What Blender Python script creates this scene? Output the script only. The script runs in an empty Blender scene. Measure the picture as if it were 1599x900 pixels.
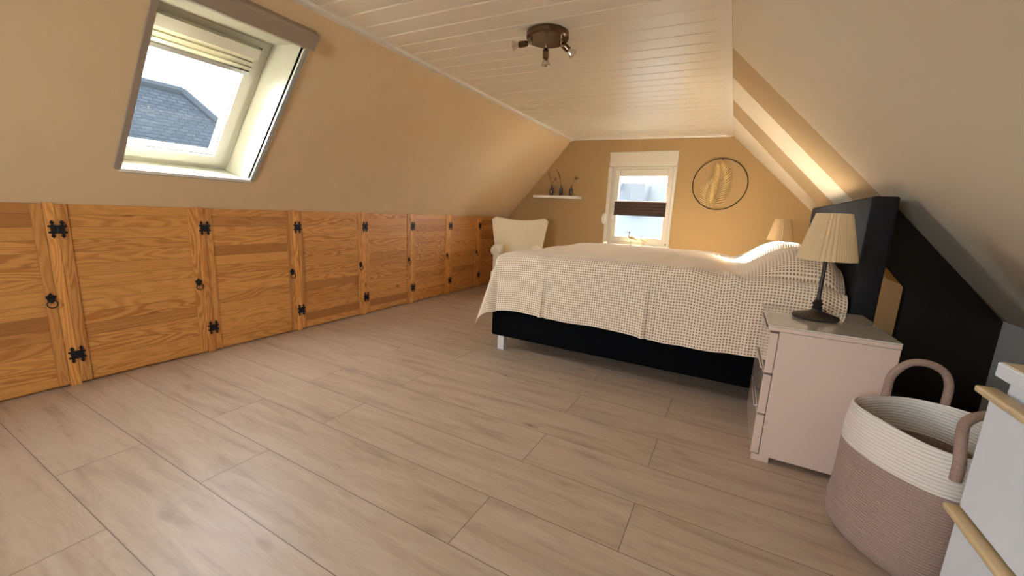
import bpy, bmesh, math, random
import numpy as np
from mathutils import Vector, Matrix

random.seed(7)
PI = math.pi
SC = bpy.context.scene
COL = SC.collection

# ------------------------------------------------------------------ camera
cam_d = bpy.data.cameras.new('camera')
cam = bpy.data.objects.new('camera', cam_d); COL.objects.link(cam)
cam_d.sensor_width = 36.0
cam_d.lens = 627.68 * 36.0 / 1599.0
cam_d.clip_start = 0.02
cam_d.clip_end = 400
_r = Vector((0.877, 0.479, 0.047)).normalized()
_f = Vector((-0.464, 0.867, -0.183)).normalized()
_r = (_r - _f * _r.dot(_f)).normalized()
_u = _r.cross(_f)
M = Matrix((_r, _u, -_f)).transposed().to_4x4()
M.translation = Vector((0, 0, 1.0))
cam.matrix_world = M
SC.camera = cam

# ------------------------------------------------------------------ view, world, lights
SC.view_settings.view_transform = 'Standard'
SC.view_settings.look = 'None'
SC.view_settings.gamma = 1.0
SC.view_settings.use_curve_mapping = False
SC.view_settings.exposure = 1.75
try:
    SC.cycles.max_bounces = 14
    SC.cycles.diffuse_bounces = 9
    SC.cycles.glossy_bounces = 4
    SC.cycles.transparent_max_bounces = 12
    SC.cycles.caustics_reflective = False
    SC.cycles.caustics_refractive = False
    SC.cycles.sample_clamp_indirect = 8.0
except Exception:
    pass
SKY_STRENGTH = 8.0
wd = bpy.data.worlds.new('sky'); SC.world = wd; wd.use_nodes = True
nt = wd.node_tree; nt.nodes.clear()
wo = nt.nodes.new('ShaderNodeOutputWorld'); bg = nt.nodes.new('ShaderNodeBackground')
bg.inputs['Color'].default_value = (0.84, 0.91, 1.0, 1)
bg.inputs['Strength'].default_value = SKY_STRENGTH
nt.links.new(bg.outputs[0], wo.inputs[0])

def sun(name, direction, strength, color, angle):
    l = bpy.data.lights.new(name, 'SUN'); l.energy = strength; l.color = color; l.angle = angle
    o = bpy.data.objects.new(name, l); COL.objects.link(o)
    o.rotation_euler = Vector(direction).to_track_quat('-Z', 'Y').to_euler()
    return o
sun('sun', (0.85, -1.12, -0.355), 62.0, (1.0, 0.97, 0.92), math.radians(0.6))

def portal(name, loc, direction, sx, sy):
    l = bpy.data.lights.new(name, 'AREA'); l.shape = 'RECTANGLE'; l.size = sx; l.size_y = sy
    l.cycles.is_portal = True
    o = bpy.data.objects.new(name, l); COL.objects.link(o)
    o.location = loc
    o.rotation_euler = Vector(direction).to_track_quat('-Z', 'Y').to_euler()
    return o

# ------------------------------------------------------------------ node helpers
def mat(name):
    m = bpy.data.materials.new(name); m.use_nodes = True
    m.node_tree.nodes.clear()
    return m, m.node_tree
class N:
    def __init__(s, name):
        s.m, s.t = mat(name)
        s.out = s.t.nodes.new('ShaderNodeOutputMaterial')
    def n(s, typ, props=None, **inp):
        nd = s.t.nodes.new(typ)
        if props:
            for k, v in props.items(): setattr(nd, k, v)
        for k, v in inp.items():
            key = int(k[1:]) if k[0] == '_' and k[1:].isdigit() else k.replace('_', ' ')
            s.set(nd.inputs[key], v)
        return nd
    def set(s, sock, v):
        if isinstance(v, bpy.types.NodeSocket): s.t.links.new(v, sock)
        elif isinstance(v, bpy.types.Node): s.t.links.new(v.outputs[0], sock)
        else:
            if hasattr(sock.default_value, '__len__') and not isinstance(v, str):
                v = tuple(v)
                if len(sock.default_value) == 4 and len(v) == 3: v = v + (1,)
            sock.default_value = v
    def math(s, op, a, b=0.0, c=None):
        nd = s.t.nodes.new('ShaderNodeMath'); nd.operation = op
        s.set(nd.inputs[0], a); s.set(nd.inputs[1], b)
        if c is not None: s.set(nd.inputs[2], c)
        return nd.outputs[0]
    def ramp(s, fac, stops, interp='LINEAR'):
        nd = s.t.nodes.new('ShaderNodeValToRGB'); s.set(nd.inputs[0], fac)
        nd.color_ramp.interpolation = interp
        el = nd.color_ramp.elements
        while len(el) < len(stops): el.new(0.5)
        for e, (p, c) in zip(el, stops):
            e.position = p
            e.color = tuple(c) + (1,) if len(c) == 3 else c
        return nd.outputs[0]
    def mix(s, fac, a, b, blend='MIX'):
        nd = s.t.nodes.new('ShaderNodeMix'); nd.data_type = 'RGBA'; nd.blend_type = blend
        s.set(nd.inputs[0], fac); s.set(nd.inputs[6], a); s.set(nd.inputs[7], b)
        return nd.outputs[2]
    def comb(s, x, y, z):
        nd = s.t.nodes.new('ShaderNodeCombineXYZ')
        s.set(nd.inputs[0], x); s.set(nd.inputs[1], y); s.set(nd.inputs[2], z)
        return nd.outputs[0]
    def sep(s, v):
        nd = s.t.nodes.new('ShaderNodeSeparateXYZ'); s.set(nd.inputs[0], v)
        return nd.outputs
    def obj(s):
        return s.t.nodes.new('ShaderNodeTexCoord').outputs['Object']
    def uv(s):
        return s.t.nodes.new('ShaderNodeTexCoord').outputs['UV']
    def pos(s):
        return s.t.nodes.new('ShaderNodeNewGeometry').outputs['Position']
    def noise(s, vec, scale, detail=2.0, rough=0.5, dist=0.0):
        nd = s.t.nodes.new('ShaderNodeTexNoise')
        s.set(nd.inputs['Vector'], vec); nd.inputs['Scale'].default_value = scale
        nd.inputs['Detail'].default_value = detail; nd.inputs['Roughness'].default_value = rough
        nd.inputs['Distortion'].default_value = dist
        return nd.outputs[0]
    def bump(s, h, strength=0.3, dist=0.01):
        nd = s.t.nodes.new('ShaderNodeBump'); s.set(nd.inputs['Height'], h)
        nd.inputs['Strength'].default_value = strength; nd.inputs['Distance'].default_value = dist
        return nd.outputs[0]
    def bsdf(s, color, rough=0.5, metal=0.0, normal=None, spec=0.5, coat=0.0, coat_rough=0.05, sheen=0.0):
        p = s.t.nodes.new('ShaderNodeBsdfPrincipled')
        s.set(p.inputs['Base Color'], color); s.set(p.inputs['Roughness'], rough)
        p.inputs['Metallic'].default_value = metal
        p.inputs['Specular IOR Level'].default_value = spec
        p.inputs['Coat Weight'].default_value = coat
        p.inputs['Coat Roughness'].default_value = coat_rough
        p.inputs['Sheen Weight'].default_value = sheen
        if normal is not None: s.set(p.inputs['Normal'], normal)
        s.t.links.new(p.outputs[0], s.out.inputs[0])
        return p

def simple(name, color, rough=0.5, metal=0.0, spec=0.5, coat=0.0, nscale=60.0, namp=0.05, bump=0.0, bscale=200.0):
    k = N(name)
    f = k.noise(k.obj(), nscale, 3)
    c0 = tuple(max(0, c * (1 - namp)) for c in color); c1 = tuple(min(1, c * (1 + namp)) for c in color)
    c = k.mix(f, c0, c1)
    nrm = k.bump(k.noise(k.obj(), bscale, 2), bump, 0.002) if bump else None
    k.bsdf(c, rough, metal, nrm, spec, coat)
    return k.m

# ------------------------------------------------------------------ materials
def plaster(name, color, rough=0.85):
    k = N(name)
    p = k.pos()
    c = k.mix(k.noise(p, 2.5, 3), tuple(v * 0.97 for v in color), tuple(v * 1.03 for v in color))
    h = k.noise(p, 160, 3, 0.6)
    k.bsdf(c, rough, 0, k.bump(h, 0.12, 0.002), 0.3)
    return k.m
M_CREAM = plaster('cream_wallpaper', (0.72, 0.625, 0.47))
M_CREAML = plaster('sand_wallpaper', (0.72, 0.55, 0.335))
M_PALE = plaster('pale_cream_paint', (0.80, 0.735, 0.60))
M_GOLD = plaster('ochre_paint', (0.40, 0.262, 0.118))
M_TAN = plaster('tan_stripe_paint', (0.50, 0.365, 0.20))
M_GREYW = plaster('light_grey_paint', (0.84, 0.80, 0.75))
M_WHITE = simple('white_lacquer', (0.82, 0.79, 0.72), 0.35, namp=0.01)
M_RWF = simple('roof_window_plastic', (0.62, 0.60, 0.53), 0.35, namp=0.01)
M_GWF = simple('cream_window_plastic', (0.62, 0.57, 0.46), 0.35, namp=0.01)
M_LINING = simple('cream_lining_paint', (0.44, 0.425, 0.345), 0.45, namp=0.01)
M_PVCW = simple('white_window_plastic', (0.84, 0.82, 0.75), 0.3, namp=0.01)
M_CEIL = simple('ceiling_panel_white', (0.83, 0.785, 0.68), 0.28, namp=0.01, spec=0.55)
M_SCREEN = simple('taupe_plastic', (0.34, 0.27, 0.21), 0.45, namp=0.02)
M_ALU = simple('brushed_aluminium', (0.62, 0.62, 0.61), 0.35, 0.9, namp=0.03)
M_RAIL = simple('light_grey_rail', (0.50, 0.49, 0.46), 0.5, 0.2, namp=0.03)
M_BLACKIRON = simple('black_iron', (0.012, 0.011, 0.012), 0.5, 0.4)
M_DARKFAB = simple('black_bed_upholstery', (0.003, 0.0032, 0.004), 0.9, spec=0.05, namp=0.2, bump=0.3, bscale=500)
M_HEADB = simple('charcoal_headboard_upholstery', (0.012, 0.0112, 0.012), 0.6, spec=0.15, namp=0.1, bump=0.1, bscale=300)
M_SHADOWP = simple('headboard_shadow_brown', (0.014, 0.009, 0.006), 0.45, namp=0.2)  # near-black colour standing in for the shadow behind the headboard
M_CHROME = simple('satin_steel', (0.72, 0.71, 0.70), 0.25, 0.95, namp=0.02)
M_BEDLEG = simple('matt_silver_paint', (0.70, 0.68, 0.66), 0.4, 0.25, namp=0.02)
M_GLOSSW = simple('glossy_cream_lacquer', (0.66, 0.51, 0.425), 0.12, namp=0.01, coat=0.6)
M_GLOSSTOP = simple('glossy_glass_top', (0.62, 0.57, 0.49), 0.04, namp=0.01, coat=1.0)
M_CHESTW = simple('chest_white_lacquer', (0.66, 0.70, 0.76), 0.4, namp=0.01)
M_BRONZE = simple('dark_bronze', (0.045, 0.036, 0.032), 0.45, 0.5, namp=0.15)
M_LBRONZE = simple('polished_bronze', (0.15, 0.095, 0.06), 0.20, 1.0, namp=0.15)
M_LAMPCHR = simple('polished_chrome', (0.75, 0.70, 0.66), 0.12, 1.0, namp=0.02)
M_BLIND = simple('dark_brown_pleated_blind', (0.055, 0.032, 0.024), 0.8, namp=0.1)
M_BLINDBEIGE = simple('beige_blind_cloth', (0.62, 0.57, 0.45), 0.7, namp=0.02)
M_RINGB = simple('dark_ring_metal', (0.035, 0.018, 0.012), 0.45, 0.6)
M_LEAFG = simple('antique_gold', (0.88, 0.66, 0.36), 0.3, 0.7, namp=0.25, nscale=30)
M_CHAIR = simple('cream_boucle', (0.86, 0.79, 0.62), 0.9, namp=0.05, bump=0.4, bscale=400)
M_WOODLEG = simple('dark_wood_leg', (0.10, 0.05, 0.025), 0.5, namp=0.2)
M_BIRD = simple('pale_wood_bird', (0.50, 0.40, 0.22), 0.6, namp=0.25, nscale=80)
M_BIRDD = simple('dark_bird_paint', (0.05, 0.035, 0.025), 0.6)
M_TWIG = simple('dried_stem', (0.10, 0.055, 0.02), 0.8, namp=0.3)
M_GOLDWOOD = simple('pale_gold_wood', (0.62, 0.46, 0.25), 0.4, namp=0.12, nscale=25)
M_OAKTOP = simple('beige_chest_top', (0.60, 0.50, 0.35), 0.35, namp=0.06, nscale=20)
M_CLOTH = simple('dark_brown_cloth', (0.075, 0.05, 0.026), 0.9, namp=0.3, nscale=25, bump=0.5, bscale=120)
M_RUBBER = simple('black_plastic', (0.01, 0.01, 0.01), 0.5)

def mk_glass(name, tint=(1, 1, 1)):
    k = N(name)
    tr = k.n('ShaderNodeBsdfTransparent', Color=tint)
    gl = k.n('ShaderNodeBsdfGlossy', Roughness=0.0)
    fr = k.n('ShaderNodeFresnel', IOR=1.2)
    mx = k.n('ShaderNodeMixShader', _0=fr.outputs[0], _1=tr.outputs[0], _2=gl.outputs[0])
    k.t.links.new(mx.outputs[0], k.out.inputs[0])
    return k.m
M_PANE = mk_glass('window_glass', (0.96, 0.98, 0.98))
def mk_bottle():
    k = N('brown_bottle_glass')
    c = k.mix(k.noise(k.obj(), 60, 1), (0.06, 0.03, 0.02), (0.22, 0.15, 0.12))
    p = k.bsdf(c, 0.08, 0, None, 0.6, 0.5)
    p.inputs['Transmission Weight'].default_value = 0.4
    return k.m
M_BOTTLE = mk_bottle()

def mk_floor():
    k = N('oak_laminate_floor')
    x, y, z = k.sep(k.pos())[0:3]
    bx = k.math('ADD', x, 1.553 + 1.37 * 6); by = k.math('ADD', y, -0.614 + 0.2465 * 21)
    br = k.n('ShaderNodeTexBrick', {'offset': 0.3333, 'offset_frequency': 2}, Vector=k.comb(bx, by, 0.0))
    for nm, v in (('Scale', 1.0), ('Mortar Size', 0.0016), ('Mortar Smooth', 0.0), ('Bias', 0.0), ('Brick Width', 1.37), ('Row Height', 0.2465)):
        br.inputs[nm].default_value = v
    br.inputs['Color1'].default_value = (0, 0, 0, 1); br.inputs['Color2'].default_value = (1, 1, 1, 1)
    br.inputs['Mortar'].default_value = (0, 0, 0, 1)
    idv = k.math('MULTIPLY', k.sep(br.outputs['Color'])[0], 37.0)
    seam = br.outputs['Fac']
    v1 = k.comb(k.math('MULTIPLY', x, 1.3), k.math('MULTIPLY', y, 11.0), idv)
    g1 = k.noise(v1, 1.6, 4, 0.6, 0.6)                     # broad streaks
    v2 = k.comb(k.math('MULTIPLY', x, 4.0), k.math('MULTIPLY', y, 120.0), idv)
    g2 = k.noise(v2, 1.5, 5, 0.75)                          # fine grain
    v3 = k.comb(k.math('MULTIPLY', x, 1.0), k.math('MULTIPLY', y, 5.0), idv)
    g3 = k.noise(v3, 1.3, 2)
    rings = k.math('ABSOLUTE', k.math('SINE', k.math('MULTIPLY', g3, 62.0)))
    base = k.ramp(g1, [(0.25, (0.31, 0.215, 0.15)), (0.45, (0.475, 0.355, 0.258)), (0.72, (0.58, 0.455, 0.35))])
    base = k.mix(k.math('MULTIPLY', k.math('SUBTRACT', 1.0, rings), 0.14), base, (0.27, 0.18, 0.12))
    base = k.mix(k.math('MULTIPLY', g2, 0.5), base, (0.31, 0.215, 0.145))
    # knots
    vk = k.comb(k.math('MULTIPLY', x, 2.3), k.math('MULTIPLY', y, 6.5), idv)
    vo = k.n('ShaderNodeTexVoronoi', {'feature': 'F1'}, Vector=vk, Scale=1.25)
    kn = k.ramp(vo.outputs['Distance'], [(0.02, (1, 1, 1)), (0.06, (0.45, 0.45, 0.45)), (0.17, (0, 0, 0))])
    gate = k.math('GREATER_THAN', k.sep(vo.outputs['Color'])[0], 0.66)
    kf = k.math('MULTIPLY', k.math('MULTIPLY', k.sep(kn)[0], gate), k.math('ADD', 0.1, g1))
    kf = k.math('MINIMUM', k.math('MULTIPLY', kf, 1.5), 1.0)
    base = k.mix(kf, base, (0.15, 0.085, 0.045))
    # plank tint
    base = k.mix(k.math('MULTIPLY', k.sep(br.outputs['Color'])[0], 0.16), base, (0.48, 0.385, 0.31))
    base = k.mix(k.math('MULTIPLY', seam, 0.75), base, (0.10, 0.06, 0.04))
    hgt = k.math('SUBTRACT', k.math('MULTIPLY', g2, 0.15), seam)
    k.bsdf(base, k.math('ADD', 0.36, k.math('MULTIPLY', g2, 0.15)), 0, k.bump(hgt, 0.25, 0.002), 0.45)
    return k.m
M_FLOOR = mk_floor()

def mk_pine(name, vertical=False, boards=True, tone=1.0, seed=0.0):
    """honey pine; grain along world y (or z when vertical)."""
    k = N(name)
    ps = k.sep(k.pos())
    y, z = ps[1], ps[2]
    x = ps[0]
    if boards:
        bz = k.math('DIVIDE', z, 0.0635)
        bid = k.math('FLOOR', bz)
        fr = k.math('FRACT', bz)
        did = k.math('FLOOR', k.math('DIVIDE', k.math('ADD', y, 0.62), 0.638))
        idv = k.math('FRACT', k.math('MULTIPLY', k.math('SINE', k.math('ADD', k.math('MULTIPLY', bid, 12.9898), k.math('MULTIPLY', did, 78.233))), 437.5))
    else:
        bid = k.math('FLOOR', k.math('DIVIDE', k.math('ADD', y, 0.3), 0.0455))
        idv = k.math('FRACT', k.math('MULTIPLY', k.math('SINE', k.math('MULTIPLY', bid, 12.9898)), 43.7))
        fr = None
    a, b = (z, y) if vertical else (y, z)
    zz = k.math('MULTIPLY', idv, 31.0)
    v = k.comb(k.math('MULTIPLY', a, 2.3), k.math('MULTIPLY', b, 15.0), zz)
    g = k.noise(v, 1.0, 1.0, 0.35, 0.15)
    rings = k.math('ADD', 0.5, k.math('MULTIPLY', 0.5, k.math('SINE', k.math('MULTIPLY', g, 60.0))))
    rings = k.math('POWER', rings, 1.6)
    fine = k.noise(k.comb(k.math('MULTIPLY', a, 6.0), k.math('MULTIPLY', b, 170.0), zz), 1.0, 3, 0.6)
    t = tone
    amt = k.math('MULTIPLY', rings, k.math('ADD', 0.25, k.math('FRACT', k.math('MULTIPLY', idv, 7.7))))
    base = k.mix(amt, (0.68 * t, 0.325 * t, 0.088 * t), (0.44 * t, 0.165 * t, 0.035 * t))
    base = k.mix(k.math('MULTIPLY', fine, 0.3), base, (0.52 * t, 0.22 * t, 0.052 * t))
    # each board its own shade, some reddish-brown
    dk = k.ramp(idv, [(0.0, (0, 0, 0)), (0.55, (0.15, 0.15, 0.15)), (0.8, (0.30, 0.30, 0.30)), (1.0, (0.85, 0.85, 0.85))])
    base = k.mix(k.sep(dk)[0], base, (0.33 * t, 0.125 * t, 0.032 * t))
    # knots
    vo = k.n('ShaderNodeTexVoronoi', {'feature': 'F1'}, Vector=k.comb(k.math('MULTIPLY', a, 5.0), k.math('MULTIPLY', b, 11.0), zz), Scale=0.8)
    kn = k.ramp(vo.outputs['Distance'], [(0.05, (1, 1, 1)), (0.16, (0, 0, 0))])
    kf = k.math('MULTIPLY', k.sep(kn)[0], k.math('GREATER_THAN', k.sep(vo.outputs['Color'])[1], 0.80))
    base = k.mix(k.math('MULTIPLY', kf, 0.8), base, (0.15, 0.05, 0.02))
    h = k.math('MULTIPLY', fine, 0.15)
    if fr is not None:
        gap = k.math('LESS_THAN', fr, 0.028)
        base = k.mix(k.math('MULTIPLY', gap, 0.75), base, (0.12, 0.05, 0.015))
        h = k.math('SUBTRACT', h, gap)
    k.bsdf(base, 0.48, 0, k.bump(h, 0.4, 0.003), 0.4, 0.08, 0.3)
    return k.m
M_PINE = mk_pine('pine_boards')
M_PINEV = mk_pine('pine_stile', True, False, 1.0)
M_PINEP = mk_pine('pine_post', True, False, 1.22)

def mk_waffle():
    k = N('waffle_cotton')
    u, v = k.sep(k.uv())[0:2]
    CELL = 0.0155
    a = k.math('ABSOLUTE', k.math('SINE', k.math('MULTIPLY', u, PI / CELL)))
    b = k.math('ABSOLUTE', k.math('SINE', k.math('MULTIPLY', v, PI / CELL)))
    pit = k.math('MULTIPLY', a, b)
    f = k.ramp(pit, [(0.40, (0, 0, 0)), (0.80, (1, 1, 1))])
    yarn = k.noise(k.comb(k.math('MULTIPLY', u, 1.0), k.math('MULTIPLY', v, 1.0), 0.0), 900, 2)
    col = k.mix(f, (0.86, 0.73, 0.57), (0.30, 0.168, 0.09))
    col = k.mix(k.math('MULTIPLY', yarn, 0.12), col, (0.55, 0.45, 0.35))
    k.bsdf(col, 0.95, 0, k.bump(yarn, 0.25, 0.001), 0.2, sheen=0.25)
    return k.m
M_WAFFLE = mk_waffle()

def mk_rope(name, color, dark, per=0.0105, speckle=0.0):
    k = N(name)
    ps = k.sep(k.obj())
    z = ps[2]
    w = k.math('ABSOLUTE', k.math('SINE', k.math('MULTIPLY', z, PI / per)))
    n1 = k.noise(k.obj(), 230, 3, 0.7)
    c = k.mix(k.math('MULTIPLY', n1, 0.2 + speckle), color, dark)
    c = k.mix(k.math('MULTIPLY', k.math('SUBTRACT', 1.0, k.math('POWER', w, 0.4)), 0.5), c, dark)
    h = k.math('ADD', k.math('POWER', w, 0.6), k.math('MULTIPLY', n1, 0.35))
    k.bsdf(c, 0.95, 0, k.bump(h, 0.7, 0.004), 0.15, sheen=0.1)
    return k.m
M_ROPEW = mk_rope('cream_cotton_rope', (0.82, 0.75, 0.68), (0.60, 0.51, 0.42))
M_ROPEB = mk_rope('dusty_pink_jute_rope', (0.52, 0.365, 0.305), (0.22, 0.14, 0.11), 0.0085, 0.6)
def mk_braid():
    k = N('dusty_pink_rope_handle')
    n1 = k.noise(k.obj(), 150, 3, 0.7)
    c = k.mix(n1, (0.45, 0.31, 0.25), (0.24, 0.155, 0.12))
    k.bsdf(c, 0.95, 0, k.bump(n1, 0.6, 0.004), 0.15)
    return k.m
M_BRAID = mk_braid()

def mk_shade():
    k = N('pleated_cream_shade')
    c = k.mix(k.noise(k.obj(), 120, 2), (0.84, 0.68, 0.42), (0.90, 0.76, 0.50))
    d = k.n('ShaderNodeBsdfDiffuse', Color=c)
    t = k.n('ShaderNodeBsdfTranslucent', Color=c)
    mx = k.n('ShaderNodeMixShader', _0=0.45, _1=d.outputs[0], _2=t.outputs[0])
    k.t.links.new(mx.outputs[0], k.out.inputs[0])
    return k.m
M_SHADE = mk_shade()
def mk_blindc():
    k = N('cream_translucent_cloth')
    c = k.mix(k.noise(k.obj(), 60, 2), (0.60, 0.57, 0.44), (0.64, 0.61, 0.48))
    d = k.n('ShaderNodeBsdfDiffuse', Color=c); t = k.n('ShaderNodeBsdfTranslucent', Color=c)
    mx = k.n('ShaderNodeMixShader', _0=0.16, _1=d.outputs[0], _2=t.outputs[0])
    k.t.links.new(mx.outputs[0], k.out.inputs[0])
    return k.m
M_BLINDC = mk_blindc()
def mk_tiles():
    k = N('grey_roof_tiles')
    u, v = k.sep(k.uv())[0:2]
    br = k.n('ShaderNodeTexBrick', {'offset': 0.5}, Vector=k.comb(u, v, 0.0))
    for nm, q in (('Scale', 1.0), ('Mortar Size', 0.014), ('Brick Width', 0.20), ('Row Height', 0.11)):
        br.inputs[nm].default_value = q
    br.inputs['Color1'].default_value = (0.0125, 0.0145, 0.0168, 1); br.inputs['Color2'].default_value = (0.017, 0.0195, 0.0225, 1)
    br.inputs['Mortar'].default_value = (0.0100, 0.0118, 0.0142, 1)
    k.bsdf(br.outputs['Color'], 0.8, 0, k.bump(br.outputs['Fac'], 0.4, -0.02), 0.0)
    return k.m
M_TILES = mk_tiles()
M_RIDGE = simple('grey_ridge_tile', (0.016, 0.0185, 0.0215), 0.85, spec=0.0, namp=0.1)
M_PALEROOF = simple('pale_grey_roof', (0.022, 0.0245, 0.0275), 0.8, namp=0.05, nscale=2)
M_EXTP = simple('pale_render', (0.026, 0.028, 0.031), 0.8, namp=0.05)
M_EXTW = simple('white_render', (0.35, 0.35, 0.35), 0.8, namp=0.05)
M_LAWN = simple('street_ground', (0.34, 0.32, 0.28), 0.9, namp=0.3, nscale=1)

# ------------------------------------------------------------------ mesh helpers
def bm_new(): return bmesh.new()
def obj(name, bm, m, parent=None, smooth=False, origin=None):
    me = bpy.data.meshes.new(name)
    bmesh.ops.recalc_face_normals(bm, faces=bm.faces)
    if origin is not None:
        bmesh.ops.translate(bm, verts=bm.verts, vec=-Vector(origin))
    bm.to_mesh(me); bm.free()
    for mm in (m if isinstance(m, (list, tuple)) else [m]): me.materials.append(mm)
    if smooth:
        me.polygons.foreach_set('use_smooth', [True] * len(me.polygons))
        try: me.set_sharp_from_angle(angle=math.radians(38))
        except Exception: pass
    o = bpy.data.objects.new(name, me); COL.objects.link(o)
    if origin is not None: o.location = origin
    if parent is not None: o.parent = parent
    return o
def thing(name, label, cat, loc=(0, 0, 0), rz=0.0, group=None):
    o = bpy.data.objects.new(name, None); COL.objects.link(o)
    o.empty_display_size = 0.1
    o.location = loc; o.rotation_euler = (0, 0, rz)
    o['label'] = label; o['category'] = cat
    if group: o['group'] = group
    return o
def tag(o, label, cat, group=None):
    o['label'] = label; o['category'] = cat
    if group: o['group'] = group
    return o
def struct(o, label=None):
    o['kind'] = 'structure'
    if label: o['label'] = label
    return o
def box(bm, x0, x1, y0, y1, z0, z1, bev=0.0, seg=2, mi=0, T=None):
    vs = [bm.verts.new(c) for c in ((x0, y0, z0), (x1, y0, z0), (x1, y1, z0), (x0, y1, z0), (x0, y0, z1), (x1, y0, z1), (x1, y1, z1), (x0, y1, z1))]
    fs = [bm.faces.new([vs[i] for i in q]) for q in ((0, 3, 2, 1), (4, 5, 6, 7), (0, 1, 5, 4), (1, 2, 6, 5), (2, 3, 7, 6), (3, 0, 4, 7))]
    for f in fs: f.material_index = mi
    if bev > 0:
        ed = list({e for f in fs for e in f.edges})
        r = bmesh.ops.bevel(bm, geom=ed, offset=bev, segments=seg, profile=0.5, affect='EDGES')
        vs = list({v for f in r['faces'] for v in f.verts} | {v for v in vs if v.is_valid})
    if T is not None:
        bmesh.ops.transform(bm, matrix=T, verts=[v for v in vs if v.is_valid])
    return bm
def prism(bm, pts, n, thick, mi=0):
    """closed polygon pts (3-D) extruded by vector n*thick"""
    d = Vector(n) * thick
    a = [bm.verts.new(p) for p in pts]; b = [bm.verts.new(Vector(p) + d) for p in pts]
    L = len(pts)
    fs = [bm.faces.new(a[::-1]), bm.faces.new(b)]
    for i in range(L): fs.append(bm.faces.new((a[i], a[(i + 1) % L], b[(i + 1) % L], b[i])))
    for f in fs: f.material_index = mi
    return fs
def lathe(bm, prof, n=32, c=(0, 0, 0), T=None, close=True, rfun=None):
    rings = []
    for (r, z) in prof:
        if r <= 1e-6 and rfun is None:
            rings.append([bm.verts.new((c[0], c[1], c[2] + z))])
        else:
            ring = []
            for i in range(n):
                a = 2 * PI * i / n
                rr = r if rfun is None else rfun(r, z, a)
                ring.append(bm.verts.new((c[0] + rr * math.cos(a), c[1] + rr * math.sin(a), c[2] + z)))
            rings.append(ring)
    allv = [v for r in rings for v in r]
    for A, B in zip(rings, rings[1:]):
        if len(A) == 1 and len(B) == 1: continue
        for i in range(n):
            j = (i + 1) % n
            if len(A) == 1: bm.faces.new((A[0], B[j], B[i]))
            elif len(B) == 1: bm.faces.new((A[i], A[j], B[0]))
            else: bm.faces.new((A[i], A[j], B[j], B[i]))
    if T is not None: bmesh.ops.transform(bm, matrix=T, verts=allv)
    return bm
def tube(bm, pts, rad, n=10, closed=False, sx=1.0):
    pts = [Vector(p) for p in pts]; L = len(pts)
    rads = rad if isinstance(rad, (list, tuple)) else [rad] * L
    rings = []
    up = None
    for i in range(L):
        if closed: t = (pts[(i + 1) % L] - pts[i - 1]).normalized()
        else: t = (pts[min(i + 1, L - 1)] - pts[max(i - 1, 0)]).normalized()
        if up is None:
            up = Vector((0, 0, 1)) if abs(t.z) < 0.9 else Vector((1, 0, 0))
        a = t.cross(up).normalized(); b = a.cross(t).normalized(); up = b
        rings.append([bm.verts.new(pts[i] + a * math.cos(2 * PI * k / n) * rads[i] * sx + b * math.sin(2 * PI * k / n) * rads[i]) for k in range(n)])
    m = L if closed else L - 1
    for i in range(m):
        A, B = rings[i], rings[(i + 1) % L]
        for k in range(n): bm.faces.new((A[k], A[(k + 1) % n], B[(k + 1) % n], B[k]))
    if not closed:
        bm.faces.new(rings[0][::-1]); bm.faces.new(rings[-1])
    return bm
def align(p, d):
    """matrix taking +Z to direction d at p"""
    return Matrix.Translation(Vector(p)) @ Vector(d).to_track_quat('Z', 'Y').to_matrix().to_4x4()
def copy_tree(o, parent=None):
    c = o.copy(); COL.objects.link(c); c.parent = parent
    for ch in list(o.children): copy_tree(ch, c)
    return c

# ------------------------------------------------------------------ the room
XL = -2.935; ZK = 0.955                      # left knee wall, its top
XCL, ZCL = -2.03, 2.0                        # ceiling edge left
XCR, ZCR = -0.136, 1.965                     # ceiling edge right
XR, ZR = 1.345, 0.55                         # right knee wall, its top
YB, YF = 5.3, -1.7                           # far gable, gable behind the camera

bm = bm_new(); box(bm, XL - 0.3, XR + 0.3, YF - 0.2, YB + 0.25, -0.2, 0.0)
struct(obj('floor', bm, M_FLOOR))

# left knee wall (behind the doors)
bm = bm_new(); box(bm, XL - 0.25, XL - 0.028, YF, YB, 0.0, ZK + 0.0)
struct(obj('wall_left', bm, M_PINEV))

# left sloping wall with the roof window opening
dL = Vector((XL - XCL, 0, ZK - ZCL)); LL = dL.length; dL.normalize()
nL = Vector((dL.z, 0, -dL.x))                # outwards: up and to the left
def SL(s, y, d=0.0): return Vector((XCL, y, ZCL)) + dL * s + nL * d
S0, S1, Y0, Y1 = 0.20, 1.153, 0.905, 1.535   # opening at the room surface
D0, D1, E0, E1 = 0.372, 1.278, 0.875, 1.535  # opening at the frame, 0.25 deeper
DEP = 0.25
bm = bm_new()
for (a, b, c, d) in ((-0.05, S0, YF, YB), (S1, LL + 0.25, YF, YB), (S0, S1, YF, Y0), (S0, S1, Y1, YB)):
    prism(bm, [SL(a, c), SL(b, c), SL(b, d), SL(a, d)], nL, 0.02)
# outer shell of the roof
for (a, b, c, d) in ((-0.4, D0, YF, YB + 0.25), (D1, LL + 0.6, YF, YB + 0.25), (D0, D1, YF, E0), (D0, D1, E1, YB + 0.25)):
    prism(bm, [SL(a, c, DEP + 0.0), SL(b, c, DEP + 0.0), SL(b, d, DEP + 0.0), SL(a, d, DEP + 0.0)], nL, 0.10)
struct(obj('wall_left_slope', bm, M_CREAML))

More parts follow.
